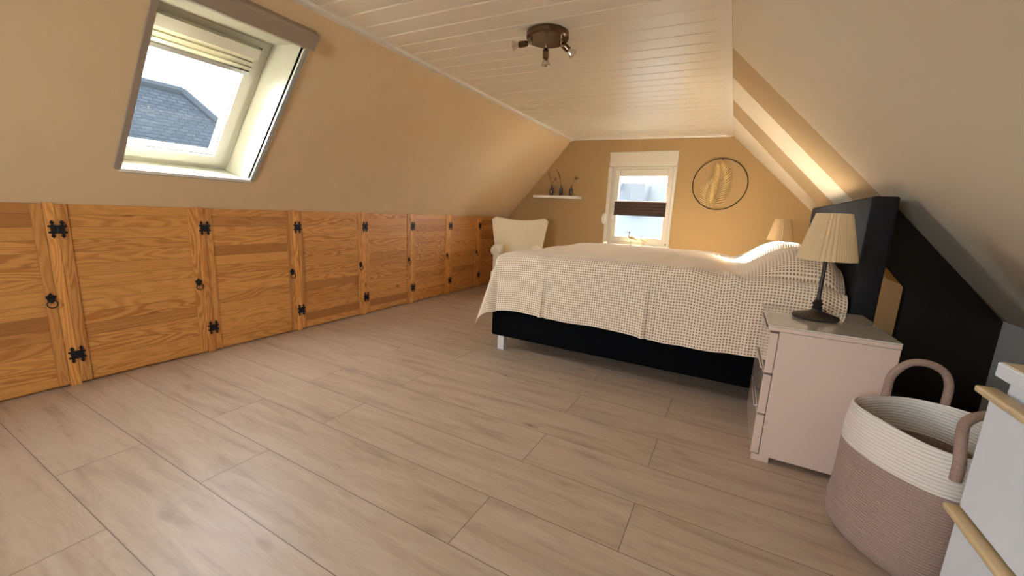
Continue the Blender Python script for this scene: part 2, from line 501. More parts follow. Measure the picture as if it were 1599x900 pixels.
# right sloping wall: cream, with two tan bands, knee wall
dR = Vector((XR - XCR, 0, ZR - ZCR)); LR = dR.length; dR.normalize()
nR = Vector((-dR.z, 0, dR.x))
def SRp(s, y): return Vector((XCR, y, ZCR)) + dR * s
TS = (0.679 - XCR) / (XR - XCR) * LR
def yb(y0, y1, s): return y0 + (y1 - y0) * s / TS
bands = [(2.706, 2.918), (3.235, 3.509), (3.788, 4.094), (4.328, 4.722)]
cuts = [(YF, YF)] + bands + [(YB, YB)]
bm = bm_new()
for i in range(5):
    (a0, a1), (b0, b1) = cuts[i], cuts[i + 1]
    nst = 6
    mi = {0: 0, 1: 1, 2: 2, 3: 1, 4: 2}[i]
    for j in range(nst):
        s, t = -0.0 + LR * j / nst, LR * (j + 1) / nst
        q = [SRp(s, min(yb(a0, a1, s), YB)), SRp(t, min(yb(a0, a1, t), YB)), SRp(t, min(yb(b0, b1, t), YB)), SRp(s, min(yb(b0, b1, s), YB))]
        if (q[0] - q[3]).length < 1e-4 and (q[1] - q[2]).length < 1e-4: continue
        if (q[1] - q[2]).length < 1e-4: q = [q[0], q[1], q[3]]
        f = bm.faces.new([bm.verts.new(p) for p in q]); f.material_index = mi
        if f.normal.dot(nR) > 0: f.normal_flip()
bmesh.ops.remove_doubles(bm, verts=bm.verts, dist=1e-5)
prism(bm, [SRp(-0.3, YF - 0.1) + nR * 0.02, SRp(LR + 0.4, YF - 0.1) + nR * 0.02, SRp(LR + 0.4, YB + 0.2) + nR * 0.02, SRp(-0.3, YB + 0.2) + nR * 0.02], nR, 0.12)
struct(obj('wall_right_slope', bm, [M_CREAM, M_TAN, M_PALE]))
bm = bm_new(); box(bm, XR, XR + 0.15, YF, YB, 0.0, ZR + 0.06)
struct(obj('wall_right', bm, M_GREYW))

# far gable with window opening
WX0, WX1, WZ0, WZ1 = -1.500, -0.676, 0.665, 1.815
bm = bm_new()
def gz(x):                                  # underside of the roof line at x (with a little overlap)
    if x < XCL: return ZCL + (x - XCL) * (ZK - ZCL) / (XL - XCL) + 0.03
    if x > XCR: return ZCR + (x - XCR) * (ZR - ZCR) / (XR - XCR) + 0.03
    return ZCL + 0.04
def gwall(bm, y, n, x0, x1, z0, z1):
    xs = [x0] + [q for q in (XCL, XCR) if x0 < q < x1] + [x1]
    if z1 is None: top = [(q, gz(q)) for q in reversed(xs)]
    else: top = [(x1, z1), (x0, z1)]
    pts = [Vector((x0, y, z0)), Vector((x1, y, z0))] + [Vector((q, y, w)) for q, w in top]
    prism(bm, pts, n, 0.22)
ny = (0, 1, 0)
gwall(bm, YB, ny, XL - 0.05, WX0, 0, None); gwall(bm, YB, ny, WX1, XR + 0.05, 0, None)
gwall(bm, YB, ny, WX0, WX1, 0, WZ0); gwall(bm, YB, ny, WX0, WX1, WZ1, None)
struct(obj('wall_back', bm, M_GOLD))
# gable behind the camera, with an unseen window added for fill light
RX0, RX1, RZ0, RZ1 = -1.60, -0.52, 0.72, 1.85
bm = bm_new(); nyn = (0, -1, 0)
gwall(bm, YF, nyn, XL - 0.05, RX0, 0, None); gwall(bm, YF, nyn, RX1, XR + 0.05, 0, None)
gwall(bm, YF, nyn, RX0, RX1, 0, RZ0); gwall(bm, YF, nyn, RX0, RX1, RZ1, None)
struct(obj('wall_front', bm, M_CREAM))
bm = bm_new()
for (a, b, c, d) in ((RX0, RX0 + .06, RZ0, RZ1), (RX1 - .06, RX1, RZ0, RZ1), (RX0 + .06, RX1 - .06, RZ0, RZ0 + .06), (RX0 + .06, RX1 - .06, RZ1 - .06, RZ1), ((RX0 + RX1) / 2 - .035, (RX0 + RX1) / 2 + .035, RZ0 + .06, RZ1 - .06)):
    box(bm, a, b, YF - 0.12, YF - 0.05, c, d, 0.004)
w3 = struct(obj('fill_window', bm, M_PVCW))
bm = bm_new(); box(bm, RX0 + .05, RX1 - .05, YF - 0.09, YF - 0.085, RZ0 + .05, RZ1 - .05)
obj('pane', bm, M_PANE, w3)
portal('fill_window_portal', ((RX0 + RX1) / 2, YF - 0.24, (RZ0 + RZ1) / 2), (0, 1, 0), 1.3, 1.25)

# ceiling of grooved panels across the room
bm = bm_new()
pitch, ph = 0.1365, 2.334 - 0.1365 * 40
prof = []
y = ph
while y < YB + 0.02:
    if y > YF - 0.2:
        prof += [(y - 0.0050, 0.0), (y - 0.0040, 0.007), (y + 0.0015, 0.007), (y + 0.0080, 0.0)]
    y += pitch
prof = [p for p in prof if p[0] < YB]
prof = [(YF, 0.0)] + [p for p in prof if p[0] > YF + 0.01] + [(YB, 0.0)]
A = [bm.verts.new((XCL - 0.02, a, ZCL + h)) for a, h in prof]
B = [bm.verts.new((XCR + 0.02, a, ZCR + h)) for a, h in prof]
for i in range(len(prof) - 1): bm.faces.new((A[i], A[i + 1], B[i + 1], B[i]))
prism(bm, [Vector((XCL - 0.35, YF - .2, ZCL + 0.02)), Vector((XCR + 0.25, YF - .2, ZCR + 0.02)), Vector((XCR + 0.25, YB + .22, ZCR + 0.02)), Vector((XCL - 0.35, YB + .22, ZCL + 0.02))], (0, 0, 1), 0.45)
struct(obj('ceiling', bm, M_CEIL))
# trims round the ceiling
def czz(x): return ZCL + (x - XCL) / (XCR - XCL) * (ZCR - ZCL)
bm = bm_new(); prism(bm, [Vector((XCL - 0.018, YF, ZCL - 0.024)), Vector((XCL + 0.012, YF, ZCL - 0.018)), Vector((XCL + 0.016, YF, ZCL + 0.0)), Vector((XCL - 0.005, YF, ZCL + 0.0))], (0, 1, 0), YB - YF)
struct(obj('trim_1', bm, M_WHITE))
bm = bm_new(); prism(bm, [Vector((XCR - 0.058, YF, czz(XCR - 0.058) + 0.001)), Vector((XCR - 0.058, YF, czz(XCR) - 0.006)), Vector((XCR + 0.002, YF, ZCR - 0.008)), Vector((XCR + 0.006, YF, ZCR + 0.002))], (0, 1, 0), YB - YF)
struct(obj('trim_2', bm, M_WHITE))
bm = bm_new(); prism(bm, [Vector((XCL + .01, YB - 0.026, ZCL)), Vector((XCL + .01, YB, ZCL)), Vector((XCL + .01, YB, ZCL - 0.014)), Vector((XCL + .01, YB - 0.020, ZCL - 0.010))], (XCR - XCL - .02, 0, ZCR - ZCL), 1.0)
struct(obj('trim_3', bm, M_WHITE))

# ------------------------------------------------------------------ roof window (window_1)
w1 = bpy.data.objects.new('window_1', None); COL.objects.link(w1); w1.location = SL(S1, 1.22); struct(w1)
W1O = SL(S1, 1.22)
def wobj(name, bm, m, smooth=False, parent=None):
    o = obj(name, bm, m, None, smooth)
    p = parent or w1
    o.parent = p
    o.matrix_parent_inverse = Matrix.Translation(-W1O) if p is w1 else Matrix.Identity(4)
    return o
# splayed lining
bm = bm_new()
c_in = [SL(S0, Y0), SL(S0, Y1), SL(S1, Y1), SL(S1, Y0)]
c_out = [SL(D0, E0, DEP), SL(D0, E1, DEP), SL(D1, E1, DEP), SL(D1, E0, DEP)]
mid_s = (S0 + S1) / 2; mid_y = (Y0 + Y1) / 2
for i in range(4):
    j = (i + 1) % 4
    p = [c_in[i], c_in[j], c_out[j], c_out[i]]
    cc = sum(p, Vector()) / 4
    n = (p[1] - p[0]).cross(p[3] - p[0]).normalized()
    if n.dot(cc - SL(mid_s, mid_y, DEP / 2)) < 0: n = -n
    prism(bm, p, n, 0.018)
wobj('lining', bm, M_LINING)
bm = bm_new()   # white lip below the opening
prism(bm, [SL(S1 - 0.012, Y0 - 0.006, -0.012), SL(S1 + 0.006, Y0 - 0.006, -0.012), SL(S1 + 0.006, Y1 + 0.006, -0.012), SL(S1 - 0.012, Y1 + 0.006, -0.012)], nL, 0.02)
wobj('sill_edge', bm, M_WHITE)
def sframe(bm, s0, s1, y0, y1, w, d0, d1, wb=None, wt=None):
    wb = wb or w; wt = wt or w
    for (a, b, c, d) in ((s0, s0 + wt, y0, y1), (s1 - wb, s1, y0, y1), (s0 + wt, s1 - wb, y0, y0 + w), (s0 + wt, s1 - wb, y1 - w, y1)):
        prism(bm, [SL(a, c, d0), SL(b, c, d0), SL(b, d, d0), SL(a, d, d0)], nL, d1 - d0)
bm = bm_new(); sframe(bm, D0 - 0.01, D1 + 0.005, E0 - 0.01, E1 + 0.005, 0.045, DEP - 0.002, DEP + 0.10)
wobj('window_frame', bm, M_RWF)
bm = bm_new(); sframe(bm, D0 + 0.041, D1 - 0.045, E0 + 0.043, E1 - 0.048, 0.055, DEP - 0.022, DEP + 0.06, 0.062, 0.075)
sash = wobj('sash', bm, M_RWF)
bm = bm_new(); sframe(bm, D0 + 0.118, D1 - 0.105, E0 + 0.098, E1 - 0.100, 0.008, DEP - 0.002, DEP + 0.05)
wobj('glazing_bead', bm, M_ALU)
bm = bm_new(); sframe(bm, D0 + 0.030, D1 - 0.036, E0 + 0.030, E1 - 0.036, 0.015, DEP + 0.0, DEP + 0.05)
wobj('seal', bm, M_RUBBER)
bm = bm_new(); prism(bm, [SL(D0 + .10, E0 + .09, DEP + .05), SL(D1 - .10, E0 + .09, DEP + .05), SL(D1 - .10, E1 - .09, DEP + .05), SL(D0 + .10, E1 - .09, DEP + .05)], nL, 0.006)
wobj('pane', bm, M_PANE)
portal('roof_window_portal', SL((D0 + D1) / 2, (E0 + E1) / 2, DEP + 0.14), -nL, 0.9, 0.66)

# gathered blind at the top of the roof window
bl = thing('roof_window_blind', 'cream pleated blind gathered at the top of the roof window', 'blind', SL(0.50, 1.2, DEP - 0.03))
blo = Vector(bl.location)
def lobj(name, bm, m, root, smooth=False):
    o = obj(name, bm, m, None, smooth); o.parent = root
    o.matrix_parent_inverse = Matrix.Translation(-Vector(root.location))
    return o
bm = bm_new()
yA, yBb = E0 + 0.06, E1 - 0.075
prism(bm, [SL(0.40, yA, DEP - 0.055), SL(0.455, yA, DEP - 0.06), SL(0.46, yA, DEP - 0.014), SL(0.40, yA, DEP - 0.014)], (0, 1, 0), yBb - yA)
lobj('head_rail', bm, M_RWF, bl)
bm = bm_new()
nf = 3
for i in range(nf):
    s = 0.462 + i * 0.029
    prism(bm, [SL(s, yA + .01, DEP - 0.045 + 0.004 * (i % 2)), SL(s + 0.024, yA + .01, DEP - 0.034 - 0.004 * (i % 2)), SL(s + 0.0285, yA + .01, DEP - 0.014), SL(s, yA + .01, DEP - 0.014)], (0, 1, 0), yBb - yA - 0.02)
lobj('folded_cloth', bm, M_BLINDC, bl)
bm = bm_new()
prism(bm, [SL(0.549, yA + .01, DEP - 0.042), SL(0.572, yA + .01, DEP - 0.040), SL(0.572, yA + .01, DEP - 0.014), SL(0.549, yA + .01, DEP - 0.014)], (0, 1, 0), yBb - yA - 0.02)
lobj('bottom_rail', bm, M_ALU, bl)

# insect screen cassette with side rails, on the wall face round the opening
sc = thing('insect_screen', 'taupe roll-up insect screen cassette with metal side rails around the roof window', 'insect screen', SL(0.16, 1.22))
bm = bm_new()
ya, yb2 = Y0 - 0.030, Y1 + 0.024
prism(bm, [SL(0.115, ya, 0.0), SL(0.118, ya, -0.042), SL(0.135, ya, -0.052), SL(0.20, ya, -0.052), SL(0.212, ya, -0.040), SL(0.212, ya, 0.0)], (0, 1, 0), yb2 - ya)
box_c = lobj('cassette', bm, M_SCREEN, sc)
for yy0, yy1, nm in ((Y1 - 0.002, Y1 + 0.024, 1), (Y0 - 0.026, Y0 - 0.001, 0)):
    bm = bm_new()
    w = (yy1 - yy0) / 5
    for i in range(5):
        h = (-0.013 if i % 2 == 0 else -0.009) if nm else -0.012
        prism(bm, [SL(0.21, yy0 + i * w, h), SL(S1 - 0.005, yy0 + i * w, h), SL(S1 - 0.005, yy0 + (i + 1) * w, h), SL(0.21, yy0 + (i + 1) * w, h)], nL, -h + 0.0)
    lobj('side_rail', bm, M_RAIL if nm else M_SCREEN, sc)

# ------------------------------------------------------------------ gable window (window_2)
w2 = bpy.data.objects.new('window_2', None); COL.objects.link(w2); w2.location = ((WX0 + WX1) / 2, YB, WZ0); struct(w2)
def o2(name, bm, m, root=w2, smooth=False):
    o = obj(name, bm, m, None, smooth); o.parent = root
    o.matrix_parent_inverse = Matrix.Translation(-Vector(root.location))
    return o
bm = bm_new(); box(bm, WX0 + 0.002, WX1 - 0.002, YB - 0.006, YB + 0.10, 1.645, WZ1 - 0.002, 0.004)
box(bm, WX0 - 0.004, WX1 + 0.004, YB - 0.012, YB + 0.0, WZ1 - 0.008, WZ1 + 0.006, 0.002)
o2('shutter_box', bm, M_GWF)
bm = bm_new()
fx0, fx1, fz0, fz1 = WX0 + 0.048, WX1 - 0.004, WZ0 + 0.004, 1.645
for (a, b, c, d) in ((fx0, fx0 + .045, fz0, fz1), (fx1 - .045, fx1, fz0, fz1), (fx0 + .045, fx1 - .045, fz0, fz0 + .045), (fx0 + .045, fx1 - .045, fz1 - .045, fz1)):
    box(bm, a, b, YB + 0.012, YB + 0.085, c, d, 0.004)
o2('window_frame', bm, M_GWF)
bm = bm_new(); box(bm, WX0 - 0.003, WX0 + 0.048, YB - 0.008, YB + 0.07, WZ0 + 0.02, 1.640, 0.003)
o2('belt_channel', bm, M_GWF)
gx0, gx1, g0, g1 = -1.354, -0.778, 0.770, 1.527
bm = bm_new()
for (a, b, c, d) in ((fx0 + .034, gx0, fz0 + .034, fz1 - .034), (gx1, fx1 - .034, fz0 + .034, fz1 - .034), (gx0, gx1, fz0 + .034, g0), (gx0, gx1, g1, fz1 - .034)):
    box(bm, a, b, YB - 0.004, YB + 0.06, c, d, 0.005)
sash2 = o2('sash', bm, M_GWF)
bm = bm_new(); box(bm, gx0 - .01, gx1 + .01, YB + 0.028, YB + 0.034, g0 - .01, g1 + .01)
o2('pane', bm, M_PANE)
bm = bm_new()
box(bm, -0.735, -0.717, YB - 0.022, YB - 0.003, 1.50, 1.565, 0.004); box(bm, -0.735, -0.717, YB - 0.022, YB - 0.003, 0.735, 0.80, 0.004)
o2('hinge', bm, M_GWF)
bm = bm_new(); box(bm, -0.722, -0.708, YB - 0.016, YB + 0.004, 0.695, 0.712, 0.003)
o2('hinge_cap', bm, M_RUBBER)
bm = bm_new()
box(bm, fx0 + .048, fx0 + .070, YB - 0.014, YB - 0.004, 1.05, 1.13, 0.004); box(bm, fx0 + .052, fx0 + .066, YB - 0.045, YB - 0.012, 1.075, 1.095, 0.003)
box(bm, fx0 + .052, fx0 + .066, YB - 0.052, YB - 0.040, 0.975, 1.095, 0.005)
o2('handle', bm, M_WHITE)
bm = bm_new(); box(bm, WX0 - 0.03, WX1 + 0.03, YB - 0.150, YB + 0.02, WZ0 - 0.022, WZ0 + 0.002, 0.006)
o2('window_sill', bm, M_WHITE)
portal('gable_window_portal', ((gx0 + gx1) / 2, YB + 0.24, (g0 + g1) / 2), (0, -1, 0), 0.82, 1.0)

# belt winder left of the window
bm = bm_new()
prism(bm, [Vector((-1.508 + 0.026 * math.cos(a), YB, 0.985 + 0.068 * math.sin(a) * (1.0))) for a in [2 * PI * i / 20 for i in range(20)]], (0, -1, 0), 0.030)
bw = obj('belt_winder', bm, M_WHITE, None, True, origin=(-1.508, YB, 0.985))
bm = bm_new(); box(bm, -0.006, 0.006, -0.036, -0.028, -0.05, 0.075, 0.001)
obj('belt', bm, M_BLINDBEIGE, bw)
tag(bw, 'cream oval shutter belt winder on the gable wall beside the window', 'belt winder')

# dark blind band
bd = thing('pleated_blind', 'dark brown pleated blind band across the middle of the gable window', 'blind', (-1.066, YB - 0.03, 1.05))
bm = bm_new()
x0, x1 = -1.383, -0.756
npl = 9; zz = [1.052 + i * (0.160 / npl) for i in range(npl + 1)]
pf = [(YB - 0.022 - (0.010 if i % 2 else 0.0), z) for i, z in enumerate(zz)]
pb = [(YB - 0.012, z) for z in reversed(zz)]
prism(bm, [Vector((x0, a, b)) for a, b in pf + pb], (1, 0, 0), x1 - x0)
lobj('pleated_cloth', bm, M_BLIND, bd)
for z in (1.040, 1.212):
    bm = bm_new(); box(bm, x0 - .004, x1 + .004, YB - 0.034, YB - 0.008, z, z + 0.012, 0.002)
    lobj('rail', bm, M_PVCW if z > 1.1 else M_BLIND, bd)

# ------------------------------------------------------------------ pine posts and doors along the left
posts = [0.03, 0.668, 1.305, 1.928, 2.582, 3.210, 3.852, 4.480, 5.110]
ZT = 0.944
for i, y in enumerate(posts):
    bm = bm_new(); box(bm, XL - 0.03, XL + 0.002, y - 0.0195, y + 0.0195, 0.0, ZT, 0.0015)
    o = obj('trim_%d' % (4 + i), bm, M_PINEP); struct(o, 'vertical pine post between two cupboard doors')

def fleur(bm, cy, cz, sy):
    """one ornamental half of a hinge, sy=+1 to the right"""
    x0, x1 = XL + 0.003, XL + 0.0075
    pts = []
    body = [(0.000, -0.020), (0.012, -0.020), (0.013, -0.028), (0.008, -0.031), (0.013, -0.037), (0.017, -0.043), (0.021, -0.037), (0.026, -0.031),
            (0.021, -0.028), (0.022, -0.019), (0.031, -0.019), (0.034, -0.015), (0.031, -0.010), (0.024, -0.009), (0.024, 0.009),
            (0.031, 0.010), (0.034, 0.015), (0.031, 0.019), (0.022, 0.019), (0.021, 0.028), (0.026, 0.031), (0.021, 0.037), (0.017, 0.043),
            (0.013, 0.037), (0.008, 0.031), (0.013, 0.028), (0.012, 0.020), (0.000, 0.020)]
    prism(bm, [Vector((x0, cy + sy * a, cz + b * 1.05)) for a, b in body], (1, 0, 0), x1 - x0)
desc = ['cut off by the left photo edge', 'second from the left, the widest in view', 'third from the left, below the roof window corner',
        'fourth from the left', 'fifth from the left', 'sixth from the left', 'seventh from the left, in partial shade', 'the last one, beside the cream chair']
for i in range(len(posts) - 1):
    a, b = posts[i] + 0.0205, posts[i + 1] - 0.0205
    c = (a + b) / 2
    t = thing('cupboard_door', 'honey pine knee wall door, ' + desc[i], 'cupboard door', (XL, c, 0.0), 0, 'pine cupboard doors along the low left wall')
    bm = bm_new(); box(bm, XL - 0.024, XL - 0.006, a + 0.040, b - 0.036, 0.012, ZT - 0.004, 0.001)
    lobj('board_panel', bm, M_PINE, t)
    bm = bm_new(); box(bm, XL - 0.024, XL + 0.0005, a, a + 0.043, 0.012, ZT - 0.004, 0.002)
    lobj('stile', bm, M_PINEV, t)
    bm = bm_new(); box(bm, XL - 0.024, XL + 0.0005, b - 0.040, b, 0.012, ZT - 0.004, 0.002)
    lobj('stile', bm, M_PINEV, t)
    for z in (0.816, 0.165):
        bm = bm_new(); fleur(bm, a - 0.001, z, 1); fleur(bm, a - 0.001, z, -1)
        tube(bm, [(XL + 0.007, a - 0.001, z - 0.021), (XL + 0.007, a - 0.001, z + 0.021)], 0.004, 8)
        lobj('hinge', bm, M_BLACKIRON, t)
    # ring pull with its diamond plate
    py, pz = b - 0.020, 0.468
    bm = bm_new()
    prism(bm, [Vector((XL + 0.0005, py + u, pz + v)) for u, v in ((0, 0.036), (0.009, 0.022), (0.020, 0.017), (0.014, 0.004), (0.010, -0.010), (0, -0.016), (-0.010, -0.010), (-0.014, 0.004), (-0.020, 0.017), (-0.009, 0.022))], (1, 0, 0), 0.005)
    lathe(bm, [(0.0, 0.016), (0.006, 0.014), (0.008, 0.008), (0.006, 0.0), (0, 0)], 10, T=align((XL + 0.004, py, pz + 0.002), (1, 0, 0)))
    pl_ = lobj('pull_plate', bm, M_BLACKIRON, t)
    bm = bm_new()
    tube(bm, [(XL + 0.016, py + 0.019 * math.sin(q), pz - 0.020 + 0.019 * math.cos(q)) for q in [2 * PI * j / 18 for j in range(18)]], 0.0028, 6, True)
    r_ = obj('ring', bm, M_BLACKIRON); r_.parent = pl_; r_.matrix_parent_inverse = Matrix.Identity(4)

# ------------------------------------------------------------------ bed
BX0, BX1, BY0, BY1 = -1.485, 0.53, 2.475, 4.19
bed = thing('bed', 'black upholstered box spring bed with tall charcoal headboard and steel feet', 'bed', (-0.45, 3.33, 0.0))
bm = bm_new(); box(bm, BX0, BX1 + 0.02, BY0, BY1, 0.105, 0.40, 0.018, 3)
lobj('bed_base', bm, M_DARKFAB, bed, True)
bm = bm_new(); box(bm, BX0 + 0.02, BX1 - 0.12, BY0 + 0.03, BY1 - 0.03, 0.40, 0.64, 0.05, 4)
lobj('mattress', bm, simple('mattress_ticking', (0.6, 0.57, 0.5), 0.9), bed, True)
bm = bm_new()
box(bm, 0.553, 0.655, 2.50, 4.18, 0.0, 1.158, 0.012, 3)
lobj('headboard', bm, M_HEADB, bed, True)
for (lx, ly) in ((-1.395, 2.505), (-1.395, 4.12), (0.42, 2.505), (0.42, 4.12)):
    bm = bm_new(); box(bm, lx - 0.040, lx + 0.012, ly - 0.012, ly + 0.040, 0.0, 0.106, 0.002)
    lobj('leg', bm, M_BEDLEG, bed)
bm = bm_new()
for ly in (3.2,):
    lathe(bm, [(0, 0), (0.03, 0), (0.03, 0.106), (0, 0.106)], 16, (-0.5, ly, 0))
lobj('centre_foot', bm, M_RUBBER, bed)

# waffle bedspread draped over it
def sstep(a, b, x):
    t = np.clip((x - a) / (b - a), 0, 1); return t * t * (3 - 2 * t)
def top_z(x, y):
    z = 0.722 + 0.020 * np.exp(-((x + 0.42) / 0.45) ** 2)
    z = z + 0.006 * np.sin(x * 5.1 + 1.0) * np.sin(y * 3.3) + 0.004 * np.sin(y * 9 + x * 3)
    z = z - 0.020 * np.exp(-((x - 0.03) / 0.12) ** 2)
    # pillows
    for (yc, hw, h) in ((2.93, 0.40, 0.150), (3.80, 0.38, 0.155)):
        d = np.abs((y - yc) / hw)
        py = np.clip(1 - d ** 3.2, 0, 1) ** 0.75
        px = sstep(0.00, 0.34, x) * (1 - 0.30 * sstep(0.42, 0.56, x))
        z = z + h * py * px
    z = z - 0.050 * sstep(0.40, 0.55, x) * np.exp(-((y - 2.45) / 0.16) ** 2)
    # ruck beside the near pillow
    z = z + 0.018 * np.exp(-((x - 0.02 + (y - 2.55) * 0.45) / 0.035) ** 2) * np.exp(-((y - 2.56) / 0.16) ** 2)
    z = z + 0.010 * np.exp(-((x + 0.12 - (y - 2.6) * 0.6) / 0.05) ** 2) * np.exp(-((y - 2.62) / 0.2) ** 2)
    return z
CELL = 0.0155; SUB = 4; st = CELL / SUB
OX, OY = 0.42, 0.395                                  # overhang foot, sides
cx0, cx1, cy0, cy1 = BX0 + 0.005, BX1 + 0.008, BY0 - 0.012, BY1 + 0.012
RR = 0.062
nu0 = -int(OX / st); nu1 = int((cx1 - cx0) / st)
nv0 = -int((OY) / st); nv1 = int((cy1 - cy0) / st) + int(OY / st)
U = np.arange(nu0, nu1 + 1) * st; V = np.arange(nv0, nv1 + 1) * st
UU, VV = np.meshgrid(U, V, indexing='ij')
Wd = cy1 - cy0
a = np.maximum(-(UU - RR), 0)                           # distance past the rounded foot edge
bn = np.maximum(-(VV - RR), 0)
bf = np.maximum(VV - (Wd - RR), 0)
bside = np.maximum(bn, bf)
d = (a ** 4.0 + bside ** 4.0) ** (1 / 4.0) + 1e-9
ang = np.arctan2(bside, np.maximum(a, 1e-9)); ang = np.where((a < 1e-9) & (bside < 1e-9), 0, ang)
# rounded shoulder then hang
arc = RR * PI / 2
phi = np.clip(d / RR, 0, PI / 2)
outw = RR * np.sin(phi)
drop = RR * (1 - np.cos(phi)) + np.maximum(d - arc, 0)
hang = np.maximum(d - arc, 0)
cornerness = np.clip(np.minimum(a, bside) / 0.12, 0, 1)
flare = 0.02 * (hang / 0.3) + cornerness * np.sin(2 * ang) ** 2 * hang * 0.24
ca, sa = np.cos(ang), np.sin(ang)
bx = cx0 + np.maximum(UU, RR) - (outw + flare) * np.where(a > 0, ca, 0)
sgn = np.where(bf > 0, 1.0, -1.0)
ybase = cy0 + np.clip(VV, RR, Wd - RR)
by = ybase + sgn * (outw + flare) * np.where(bside > 0, np.where(a > 0, sa, 1.0), 0)
xt = cx0 + np.maximum(UU, RR * 0.6); yt = np.clip(cy0 + VV, cy0 + RR * 0.5, cy1 - RR * 0.5)
zt = top_z(xt, yt)
foot_round = 0.012 * np.exp(-((UU) / 0.12) ** 2)
bz = zt - drop - foot_round
# pillow side tucks down to the mattress edge
# hem not too even
hemw = 0.014 * np.sin(UU * 3.1 + 0.6) + 0.006 * np.sin(UU * 9.0)
side_t = np.clip(hang / 0.33, 0, 1)
zmax_side = zt
# keep the hem level although the top bulges over the pillow
bulge = zt - 0.722
bz = bz - 0.75 * bulge * side_t * (bside > 0) + hemw * side_t * (bside > 0)
# soft vertical waves and two pressed creases in the hanging sides
wave = 0.010 * np.sin(UU * 7.3 + 0.4) + 0.006 * np.sin(UU * 15.1 + 1.9)
for uc, am in ((0.405, 0.022), (1.075, 0.020), (1.62, 0.006)):
    wave = wave + am * np.exp(-((UU - uc) / 0.02) ** 2) - am * 0.7 * np.exp(-((UU - uc - 0.045) / 0.03) ** 2)
by = by + sgn * np.abs(wave) * side_t * (bside > 0) * (a <= 0) 
wf = 0.012 * np.sin(VV * 8.0)
bx = bx - np.abs(wf) * side_t * (a > 0) * (bside <= 0)
# straighten at head end: tuck down a little by the headboard
tail = sstep(cx1 - cx0 - 0.09, cx1 - cx0, UU)
bz = bz - 0.05 * tail ** 2 * (bside <= 0)
# waffle relief along the normal
P = np.stack([bx, by, bz], -1)
gu = np.gradient(P, axis=0); gv = np.gradient(P, axis=1)
nn = np.cross(gu, gv); nn /= (np.linalg.norm(nn, axis=-1, keepdims=True) + 1e-12)
flip = np.sign(nn[nn.shape[0] // 2 + 60, nn.shape[1] // 2, 2]); nn *= flip
ku = np.arange(nu0, nu1 + 1) % SUB; kv = np.arange(nv0, nv1 + 1) % SUB
hu = np.abs(np.sin(PI * ku / SUB)); hv = np.abs(np.sin(PI * kv / SUB))
pit = hu[:, None] * hv[None, :]
# a plain hem band
hemband = (UU < U[0] + 0.016) | (VV < V[0] + 0.016) | (VV > V[-1] - 0.016)
P = P - nn * (0.0038 * pit * (~hemband))[..., None] + nn * 0.003
P[..., 0] = np.minimum(P[..., 0], 0.549)
nU, nV = P.shape[:2]
verts = P.reshape(-1, 3)
ii = np.arange(nU * nV).reshape(nU, nV)
faces = np.stack([ii[:-1, :-1], ii[1:, :-1], ii[1:, 1:], ii[:-1, 1:]], -1).reshape(-1, 4)
me = bpy.data.meshes.new('bedspread')
me.vertices.add(len(verts)); me.vertices.foreach_set('co', verts.ravel().astype(np.float32))
me.loops.add(faces.size); me.loops.foreach_set('vertex_index', faces.ravel().astype(np.int32))
me.polygons.add(len(faces))
me.polygons.foreach_set('loop_start', (np.arange(len(faces)) * 4).astype(np.int32))
try: me.polygons.foreach_set('loop_total', np.full(len(faces), 4, np.int32))
except Exception: pass
me.polygons.foreach_set('use_smooth', [True] * len(faces))
uvl = me.uv_layers.new(name='UVMap')
uvs = np.stack([UU.ravel(), VV.ravel()], -1)[faces.ravel()]
uvl.data.foreach_set('uv', uvs.ravel().astype(np.float32))
me.materials.append(M_WAFFLE); me.update(calc_edges=True); me.validate()
bs = bpy.data.objects.new('bedspread', me); COL.objects.link(bs)
tag(bs, 'beige waffle weave bedspread draped over the bed and its pillows', 'bedspread')
sm = bs.modifiers.new('thick', 'SOLIDIFY'); sm.thickness = 0.004; sm.offset = -1

# ------------------------------------------------------------------ nightstands
NX0, NX1, NH = 0.183, 0.590, 0.602
def nightstand(y0, y1, label):
    t = thing('nightstand', label, 'nightstand', ((NX0 + NX1) / 2, (y0 + y1) / 2, 0), 0, 'nightstands either side of the bed')
    L = lambda n, b, m, s=False: lobj(n, b, m, t, s)
    bm = bm_new(); box(bm, NX0 + 0.036, NX1, y0, y1, 0.028, NH - 0.024, 0.002)
    L('body', bm, M_GLOSSW)
    bm = bm_new(); box(bm, NX0, NX1 + 0.001, y0 - 0.001, y1 + 0.001, NH - 0.023, NH - 0.006, 0.002)
    L('top_board', bm, M_GLOSSW)
    bm = bm_new(); box(bm, NX0, NX1 + 0.001, y0 - 0.001, y1 + 0.001, NH - 0.0055, NH, 0.0015)
    L('glass_top', bm, M_GLOSSTOP)
    zs = [(0.398, 0.569), (0.218, 0.389), (0.034, 0.209)]
    for (a, b) in zs:
        bm = bm_new()
        box(bm, NX0 + 0.004, NX0 + 0.034, y0 + 0.001, y1 - 0.001, a, b, 0.002)
        dr = L('drawer', bm, M_GLOSSW)
        bm = bm_new()
        box(bm, NX0 - 0.004, NX0 + 0.005, y0 + 0.10, y1 - 0.10, b - 0.006, b + 0.003, 0.001)
        h = obj('grip', bm, M_CHROME); h.parent = dr; h.matrix_parent_inverse = Matrix.Identity(4)
    bm = bm_new(); box(bm, NX0 + 0.01, NX0 + 0.075, y0 + 0.006, y1 - 0.006, 0.0, 0.028, 0.001)
    L('plinth', bm, M_GLOSSW)
    bm = bm_new(); box(bm, NX1 - 0.06, NX1 - 0.01, y0 + 0.02, y1 - 0.02, 0.0, 0.028, 0.001)
    L('plinth', bm, M_GLOSSW)
    return t
